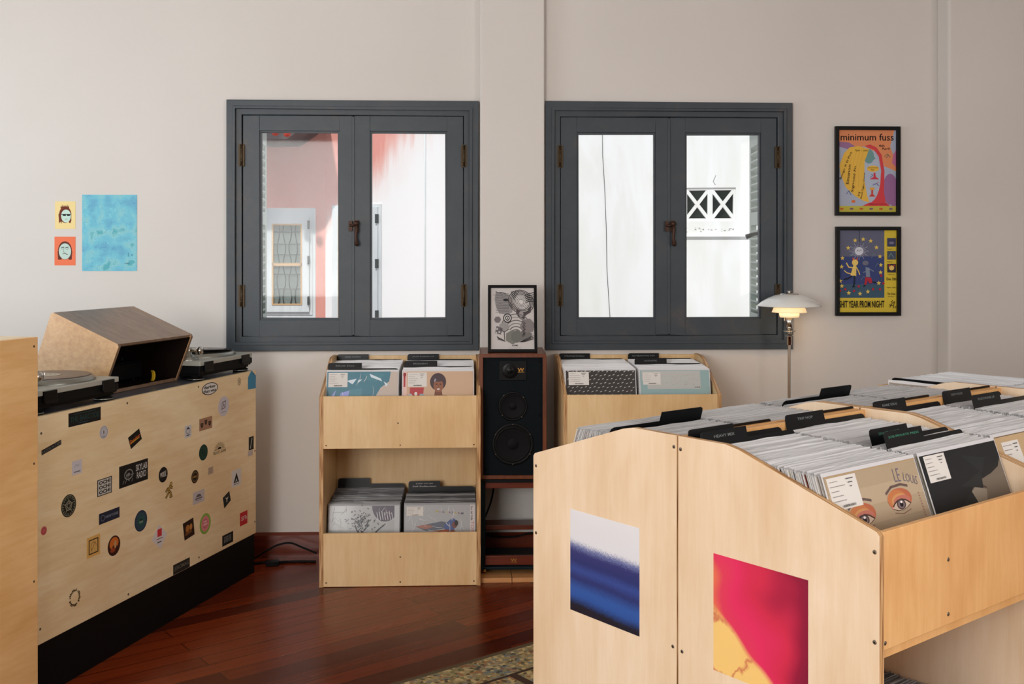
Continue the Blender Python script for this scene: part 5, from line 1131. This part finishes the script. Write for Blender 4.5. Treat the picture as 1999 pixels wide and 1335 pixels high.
stk(141, 160.3, 911.9, 27, (206, 200, 208), lambda a, w, h: [a.stroke([(w*.25, h*.5), (w*.4, h*.75), (w*.6, h*.55), (w*.72, h*.7)], .003, (170, 168, 178)), a.rect(w*.18, h*.15, w*.84, h*.22, (100, 98, 104))])
def s_ochi(a, w, h):
    a.rect(w*.05, h*.05, w*.95, h*.95, (196, 192, 186))
    for k in range(3): a.text('OCHI', w*.5, h*(.78-.28*k), w*.78, h*.22, BK, bold=.04)
stk(190.5, 219, 949.3, 32.5, BK, s_ochi, label='black and white sticker filled with blocky lettering')
def s_sky(a, w, h):
    a.text('SKYLAB', w*.77, h*.70, w*.40, h*.30, (206, 202, 198), bold=.01); a.text('RADIO', w*.77, h*.34, w*.33, h*.30, (206, 202, 198), bold=.01)
    a.ring(w*.32, h*.52, w*.14, h*.22, .004, (150, 148, 146)); R = random.Random(2)
    for k in range(16): t = R.random()*6.28; r_ = R.uniform(.02, .13); a.stroke([(w*(.32+r_*math.cos(t)), h*(.5+1.7*r_*math.sin(t))), (w*(.32+r_*1.35*math.cos(t+.3)), h*(.5+2.1*r_*math.sin(t+.3)))], .003, (140, 138, 136))
    a.ell(w*.32, h*.52, w*.05, h*.08, (130, 128, 126), 10)
    for x in (.12, .2, .42): a.stroke([(w*x, h*.16), (w*(x+.04), h*.3)], .003, (130, 128, 126))
stk(233.7, 289.6, 923.5, 42, BK, s_sky, label='black sticker with a line drawing and white words skylab radio')
stk(311, 327, 926.5, 30, BK, lambda a, w, h: [a.text('wax', w*.5, h*.5, w*.7, h*.3, (190, 184, 176)), a.stroke([(w*.2, h*.62), (w*.8, h*.7)], .0025, (190, 184, 176))], 'round', label='round black sticker with a white scribble')
def s_fig(a, w, h):
    for col, wd in (((24, 20, 16), .011), ((196, 154, 74), .005)):
        for p in ([(.15, .12), (.4, .35), (.45, .6), (.3, .62), (.15, .5)], [(.45, .6), (.6, .7), (.8, .62)], [(.5, .45), (.65, .3), (.6, .08), (.78, .1)], [(.52, .7), (.62, .84)]): a.stroke([(w*x, h*z) for x, z in p], wd, col)
        a.ell(w*.68, h*.88, w*.09+wd*.3, h*.07+wd*.3, col, 12)
stk(322, 340, 957, 31, None, s_fig, label='black and gold walking figure cut-out sticker')
stk(373, 389, 930.4, 25.5, (34, 28, 24), lambda a, w, h: [a.ring(w/2, h/2, w*.36, h*.36, .003, (150, 110, 56)), a.rect(w*.25, h*.44, w*.75, h*.56, (160, 116, 60))], 'round')
stk(406.6, 416.6, 918.4, 14, (184, 160, 140), lambda a, w, h: [a.rect(w*.2, h*(.2+.2*k), w*.8, h*(.26+.2*k), (150, 120, 110)) for k in range(4)])
def s_A(a, w, h): a.poly([(w*.5, h*.84), (w*.8, h*.22), (w*.62, h*.22), (w*.5, h*.5), (w*.38, h*.22), (w*.2, h*.22)], BK); a.poly([(w*.4, h*.22), (w*.5, h*.36), (w*.6, h*.22)], BK); a.rect(w*.2, h*.12, w*.8, h*.16, (90, 88, 90))
stk(452.9, 470.7, 932.7, 32, (218, 214, 214), s_A, label='white sticker with a black pointed letter A')
def s_star(a, w, h):
    a.ring(w/2, h/2, w*.44, h*.44, .002, (130, 126, 104)); a.ring(w/2, h/2, w*.2, h*.2, .003, (140, 136, 116)); 
    for k in range(5): t = k*2.513; a.stroke([(w*(.5+.3*math.sin(t)), h*(.5+.3*math.cos(t))), (w*(.5+.3*math.sin(t+2.513)), h*(.5+.3*math.cos(t+2.513)))], .0025, (140, 136, 116))
    for k in range(20): t = k*.314; a.stroke([(w*(.5+.34*math.sin(t)), h*(.5+.34*math.cos(t))), (w*(.5+.4*math.sin(t+.05)), h*(.5+.4*math.cos(t+.05)))], .003, (130, 126, 104))
stk(120, 149, 987, 44, (22, 24, 22), s_star, 'round', label='large round black sticker with a pale star emblem')
stk(194, 234, 1006.5, 21, (34, 38, 58), lambda a, w, h: [a.ring(w*.18, h*.5, h*.26, h*.26, .0022, (120, 124, 140)), a.text('NEWTONE', w*.62, h*.5, w*.62, h*.26, (130, 134, 150))], label='navy sticker reading newtone')
def s_teal(a, w, h):
    for k in range(24): t = k*math.pi/12; a.stroke([(w*(.5+.28*math.cos(t)), h*(.5+.28*math.sin(t))), (w*(.5+.42*math.cos(t)), h*(.5+.42*math.sin(t)))], .0014, (90, 120, 120))
    a.ell(w/2, h/2, w*.26, h*.26, (40, 84, 78)); a.rect(w*.36, h*.4, w*.64, h*.5, (120, 140, 120)); a.rect(w*.42, h*.5, w*.58, h*.6, (26, 40, 50))
stk(262, 289, 1016.5, 41, (34, 52, 74), s_teal, 'round', label='round navy and teal rayed sticker')
stk(377, 399.6, 969.7, 24, (196, 186, 186), lambda a, w, h: [a.ell(w*.5, h*.5, w*.22, h*.24, (96, 92, 96), 14, a0=0, a1=180), a.rect(w*.2, h*.34, w*.8, h*.44, (90, 86, 92)), a.rect(w*.26, h*.22, w*.74, h*.27, (120, 116, 120))])
stk_poly([(435.5, 971.7), (447.9, 958.2), (451, 976.3), (438.2, 992.5)], (24, 30, 30), lambda a, w, h, an: a.text('Y', w*.5, h*.5, w*.4, h*.3, (214, 210, 206), bold=.03), label='tilted black sticker with a white letter Y')
def s_tnf(a, w, h):
    for k in range(3): a.ring(w*.62, h*.38, w*(.10+.10*k), h*(.10+.09*k), .0035, (232, 206, 204), 12, 0, 90)
    for k in range(3): a.rect(w*.14, h*(.38+.12*k), w*.52, h*(.43+.12*k), (232, 206, 204))
stk(469, 483.4, 1011.4, 25.5, (196, 40, 50), s_tnf, label='red sticker with white lines and quarter arcs')
stk(80, 92, 1036, 17, (198, 96, 98), lambda a, w, h: a.ring(w/2, h/2, w*.3, h*.3, .002, (170, 70, 76)), 'round', label='small pinkish red dot sticker')
def s_yel(a, w, h): a.rect(w*.14, h*.14, w*.86, h*.86, BK); a.rect(w*.2, h*.19, w*.8, h*.81, (214, 168, 96)); a.ring(w*.5, h*.5, w*.2, h*.2, .002, (120, 84, 44), 16, 0, 240); a.stroke([(w*.3, h*.3), (w*.5, h*.52), (w*.6, h*.7)], .002, (120, 84, 44))
stk(170, 195.9, 1065.9, 40, (222, 172, 96), s_yel, label='yellow sticker with a black square outline')
stk(210, 236, 1065, 39, (58, 26, 18), lambda a, w, h: [a.ell(w*.5, h*.62, w*.36, h*.3, (206, 110, 42)), a.ell(w*.55, h*.4, w*.2, h*.14, (60, 30, 20)), a.ell(w*.6, h*.55, w*.1, h*.2, (196, 150, 100)), a.ell(w*.4, h*.3, w*.2, h*.12, (150, 66, 34))], 'round', label='round orange and brown sticker')
stk_poly([(296.6, 1054.3), (310.9, 1023.8), (327, 1040.8), (313.6, 1071.6)], (222, 214, 214), lambda a, w, h, an: [a.rect(w*.36, h*.52, w*.64, h*.82, (206, 52, 60)), a.rect(w*.3, h*.42, w*.7, h*.45, (90, 80, 84)), a.rect(w*.36, h*.28, w*.62, h*.32, (40, 36, 40))], label='white diamond sticker with a red square')
def s_gold(a, w, h, an): a.ell(w*.4, h*.55, w*.16, h*.2, (176, 112, 52)); a.ell(w*.68, h*.58, w*.12, h*.16, (190, 128, 60)); a.poly([(w*.2, h*.2), (w*.8, h*.3), (w*.7, h*.42), (w*.25, h*.4)], (120, 72, 36))
stk_poly([(357.2, 1022.6), (377.6, 1009.9), (380.3, 1042.7), (360.7, 1055.4)], (40, 22, 14), s_gold, label='tilted dark brown and gold picture sticker')
stk(389, 413, 1022, 40, (140, 176, 76), lambda a, w, h: [a.ell(w/2, h/2, w*.36, h*.38, (222, 134, 140)), a.ring(w/2, h*.5, w*.2, h*.2, .003, (190, 96, 110)), a.rect(w*.3, h*.44, w*.7, h*.5, (236, 190, 190)), a.rect(w*.34, h*.58, w*.66, h*.63, (236, 190, 190))], 'round', label='round green-rimmed pink sticker')
def s_grp(a, w, h):
    for k in range(5): a.rect(w*(.16+.14*k), h*.25, w*(.24+.14*k), h*(.62+.06*(k % 2)), (120, 118, 120)); a.ell(w*(.2+.14*k), h*.74, w*.04, h*.08, (150, 146, 146), 8)
stk(434.4, 455.6, 1051.6, 21, BK, s_grp, label='black sticker with a row of grey figures')
stk(338.7, 371, 1104.8, 19, (38, 36, 34), lambda a, w, h: a.text('JEROMAG', w*.5, h*.5, w*.86, h*.5, (112, 108, 100), bold=.02), label='dark grey sticker with grey lettering at the lower panel edge')
def s_ring(a, w, h):
    for k in range(26):
        t = k*math.pi/13; L = .10 if k % 3 else .05
        if k % 9 == 4: continue
        a.stroke([(w*(.5+.36*math.cos(t)), h*(.5+.36*math.sin(t))), (w*(.5+(.36+L)*math.cos(t+.06)), h*(.5+(.36+L)*math.sin(t+.06)))], .0045, (70, 54, 36))
stk(134, 158, 1166.6, 36, None, s_ring, 'round', label='open ring of dark lettering')

# taller plywood cabinet at the left edge, its face just proud of the counter front
x75 = cpx(74.5, 700, .024)[0]
pc = empty('plywood_cabinet', CM @ Vector((x75, 0, 0)), CA, label='tall honey-coloured plywood cabinet cut off by the left edge of the photo', cat='cabinet')
ztop = CAMZ-(657.5-HZ)/F*(CM @ Vector((x75, -.024, 0))).y
q = MB(); q.box(-1.0, 0, -.024, -.006, .01, ztop); pf = q.build('front_panel', 'ply_cab', pc, bevel=.0015)
q = MB(); q.box(-.018, -.0005, -.0055, -.0015, .01, ztop-.001); q.box(-1.0, -.0185, -.0055, -.0015, .6, ztop-.001)
q2 = MB(); q2.box(-1.0, 0, -.006, .66, ztop-.018, ztop); q2.build('top_panel', 'ply_h', pc, bevel=.001)
q2 = MB(); q2.box(-.018, 0, .0, .66, CH+.14, ztop-.0185) if False else q2.box(-1.0, -.98, .0, .66, .02, ztop-.0185); q2.build('side_panel', 'ply_h', pc)
q.build('back_liner', 'ply_h', pc)
for py in (676, 905, 1135):
    x, z, s_ = cpx(67, py, .024); q = MB(); q.lathe([(0, -.0008), (.0032, -.0006), (.004, 0)], (x-x75, -.024, z), 10, axis='y'); q.build('screw', 'darkscrew', pf)

# turntables
def turntable(x_right, yoff, label, record=True, tilt=0.0):
    W_, D_ = .440, .353
    p = CM @ Vector((x_right-W_/2, yoff+D_/2, CH-.0015)); r_ = empty('turntable', p, CA, label=label, cat='turntable', group='direct-drive turntables on the counter')
    q = MB(); q.box(-W_/2+.004, W_/2-.004, -D_/2+.004, D_/2-.004, .028, .064); q.box(-W_/2+.012, W_/2-.012, -D_/2+.012, D_/2-.012, .018, .03); q.build('base', 'rubber', r_, bevel=.004)
    q = MB(); q.box(-W_/2, W_/2, -D_/2, D_/2, .064, .083); q.build('deck', 'deck', r_, bevel=.0025)
    for x in (-.155, .155):
        q = MB(); q.box(x-.033, x+.033, -D_/2-.006, -D_/2+.010, .040, .0785); q.box(x-.030, x+.030, -D_/2-.008, -D_/2-.004, .036, .044); q.build('hinge_socket', 'blackgloss', r_, bevel=.002)
    q = MB(); q.box(W_/2-.036, W_/2-.004, -D_/2-.001, -D_/2+.02, .036, .060); q.build('corner_block', 'black', r_)
    for x in (-.185, .185):
        for y in (-.135, .135):
            q = MB(); q.lathe([(0, 0), (.032, 0), (.034, .004), (.034, .012), (.028, .014), (.026, .02)], (x, y, 0), 28); q.lathe([(.0345, .0045), (.035, .006), (.0345, .0075)], (x, y, 0), 28, mat=1); q.build('foot', ['rubber', 'silver'], r_)
    px_, py_ = .045, .0
    q = MB(); q.lathe([(.166, .083), (.166, .088), (.163, .092), (.160, .098), (.156, .100), (0, .100)], (px_, py_, 0), 72)
    q.lathe([(.1665, .0855), (.168, .087), (.1665, .0885)], (px_, py_, 0), 72); pl = q.build('platter', 'silver', r_)
    q = MB()
    for k in range(90): t = k*2*math.pi/90; q.box(-.001, .001, -.0008, .0008, -.0016, .0016); 
    q = MB()
    for k in range(96):
        t = k*2*math.pi/96; q.lathe([(0, .0), (.0014, .0), (0, .001)], (px_+.1645*math.cos(t), py_+.1645*math.sin(t), .0925), 5)
    q.build('strobe_dots', 'chrome', pl)
    q = MB(); q.lathe([(.152, 0), (.152, .0022), (.149, .003), (.06, .0028), (.052, .0022), (.052, .0028)], n=64); vn = q.build('record', 'vinyl' if tilt else 'slipmat', pl)
    vn.location = (px_, py_, .1005+math.sin(abs(tilt))*.152); vn.rotation_euler = (0, tilt, 0)
    q = MB(); q.lathe([(.052, .0029), (.004, .0029)], n=36); q.build('centre_label', M.setdefault('lab', plain('record_label', (196, 196, 200) if not tilt else (190, 180, 160), .5)), vn)
    if record:
        a = Art(.08, .03, None, 0); a.ring(0, 0, .034, .034, .0015, (90, 94, 106)); a.stroke([(-.03, .01), (-.01, .012)], .003, (90, 94, 106)); a.stroke([(.01, -.012), (.034, .006)], .003, (100, 104, 116)); a.put('label_print', vn, loc=(0, 0, .003), rot=(-math.pi/2, 0, 0))
    q = MB(); q.lathe([(.0035, .1005), (.0035, .112), (0, .113)], (px_, py_, 0), 12); q.build('spindle', 'chrome', r_)
    # tonearm: pivot at the left from behind, counterweight towards the viewer
    tx, ty = -.166, -.088
    q = MB(); q.lathe([(.040, .083), (.040, .089), (.036, .092), (.022, .092), (.022, .104), (.016, .106), (.012, .118)], (tx, ty, 0), 36); q.lathe([(.030, .0925), (.030, .096), (.022, .0965)], (tx, ty, 0), 36); arm = q.build('tonearm', 'silver', r_)
    q = MB(); q.lathe([(0, -.013), (.013, -.010), (.013, .010), (0, .013)], (tx, ty, .124), 24, axis='y'); q.lathe([(.015, -.003), (.017, 0), (.015, .003)], (tx, ty, .124), 24, axis='x'); q.build('gimbal', 'chrome', arm)
    pts = [(tx, ty, .124), (tx+.004, ty+.08, .125), (tx+.022, ty+.13, .125), (tx+.028, ty+.18, .122), (tx+.05, ty+.214, .118)]
    q = MB(); q.tube(pts, .0042, 10); q.box(tx+.044, tx+.058, ty+.205, ty+.245, .110, .118); q.build('arm_tube', 'chrome', arm)
    q = MB(); q.lathe([(0, -.066), (.014, -.064), (.0165, -.060), (.0165, -.044), (.014, -.042), (.014, -.036), (.007, -.034), (.007, -.01)], (tx, ty, .124), 28, axis='y'); q.lathe([(.0168, -.058), (.0172, -.055), (.0168, -.052)], (tx, ty, .124), 28, axis='y', mat=1); q.build('counterweight', ['chrome', 'black'], arm)
    q = MB(); q.box(-.20, -.19, .02, .12, .083, .088); q.build('pitch_slider', 'black', r_)
    q = MB(); q.lathe([(.0, .083), (.015, .083), (.014, .090), (0, .0905)], (.19, .145, 0), 20); q.build('start_button', 'silver', r_)
    return r_
# rear corners read off the counter line
turntable(-.012, .012, 'black and silver turntable at the far end of the counter, right of the plywood booth', True, math.radians(3.2))
turntable(-1.006, .010, 'black and silver turntable nearest the camera on the counter, left of the plywood booth')

# slanting plywood booth between the turntables
xb0, xb1 = -.953, -.447
bo = empty('mixer_booth', CM @ Vector((0, 0, CH-.0012)), CA, label='slanted brown-stained plywood booth standing open on the counter between the turntables', cat='booth')
PR = [(.123, 0), (.046, .194), (.29, .312), (.41, 0)]; tt = .014
for x in (xb0, xb1-tt):
    q = MB(); q.prism([(.123, 0), (.049, .186), (.053, .197), (.334, .311), (.346, .306), (.46, 0)], x, x+tt, 'x', 0, 1); q.build('side_panel', ['walnut_side', 'walnut_top'], bo, bevel=.001)
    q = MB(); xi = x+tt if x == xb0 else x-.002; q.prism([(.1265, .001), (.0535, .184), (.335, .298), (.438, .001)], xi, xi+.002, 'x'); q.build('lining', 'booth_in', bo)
q = MB(); q.prism([(.058, .186), (.052, .196), (.337, .311), (.341, .298)], xb0+tt, xb1-tt, 'x'); q.build('top_panel', 'walnut_top', bo)
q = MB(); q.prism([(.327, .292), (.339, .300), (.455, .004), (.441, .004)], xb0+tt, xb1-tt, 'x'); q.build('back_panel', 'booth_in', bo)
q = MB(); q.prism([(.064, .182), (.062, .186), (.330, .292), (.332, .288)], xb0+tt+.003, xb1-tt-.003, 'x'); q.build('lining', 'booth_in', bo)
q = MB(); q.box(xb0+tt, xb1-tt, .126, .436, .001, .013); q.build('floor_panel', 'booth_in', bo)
q = MB(); q.box(xb0+tt, xb1-tt, .1225, .1255, .001, .014); q.build('front_edge', 'walnut_top', bo)
# things inside the booth
q = MB(); q.box(-.17, .17, 0, .14, .012, .075); q.box(-.16, .16, .004, .13, .075, .082)
for x in (-.12, -.06, .0, .06, .12): q.lathe([(.008, .082), (.007, .097), (0, .098)], (x, .06, 0), 12)
for x in (-.14, .14):
    for y in (.02, .12): q.lathe([(.008, 0), (.008, .013)], (x, y, 0), 10)
o = q.build('mixer', 'rubber', bevel=.003); o.matrix_world = CM @ Matrix.Translation(((xb0+xb1)/2-.02, .225, CH-.0012+.0132)); tag(o, 'black audio mixer in the dark inside of the plywood booth', 'mixer')
q = MB(); pts = []
n = 14
for k in range(n+1): t = math.radians(-80+160*k/n); pts.append((.017*math.cos(t), .022*math.sin(t)))
inner = [(.0095*math.cos(math.radians(-80+160*k/n))-.001, .0195*math.sin(math.radians(-80+160*k/n))) for k in range(n, -1, -1)]
q.prism(pts+inner, -.006, .006, 'y')
o = q.build('crescent_ornament', 'yellow', bevel=.001); o.matrix_world = CM @ Matrix.Translation((-.590, .150, CH-.0012+.013+.0224)); tag(o, 'yellow crescent-shaped object at the opening of the plywood booth', 'ornament')
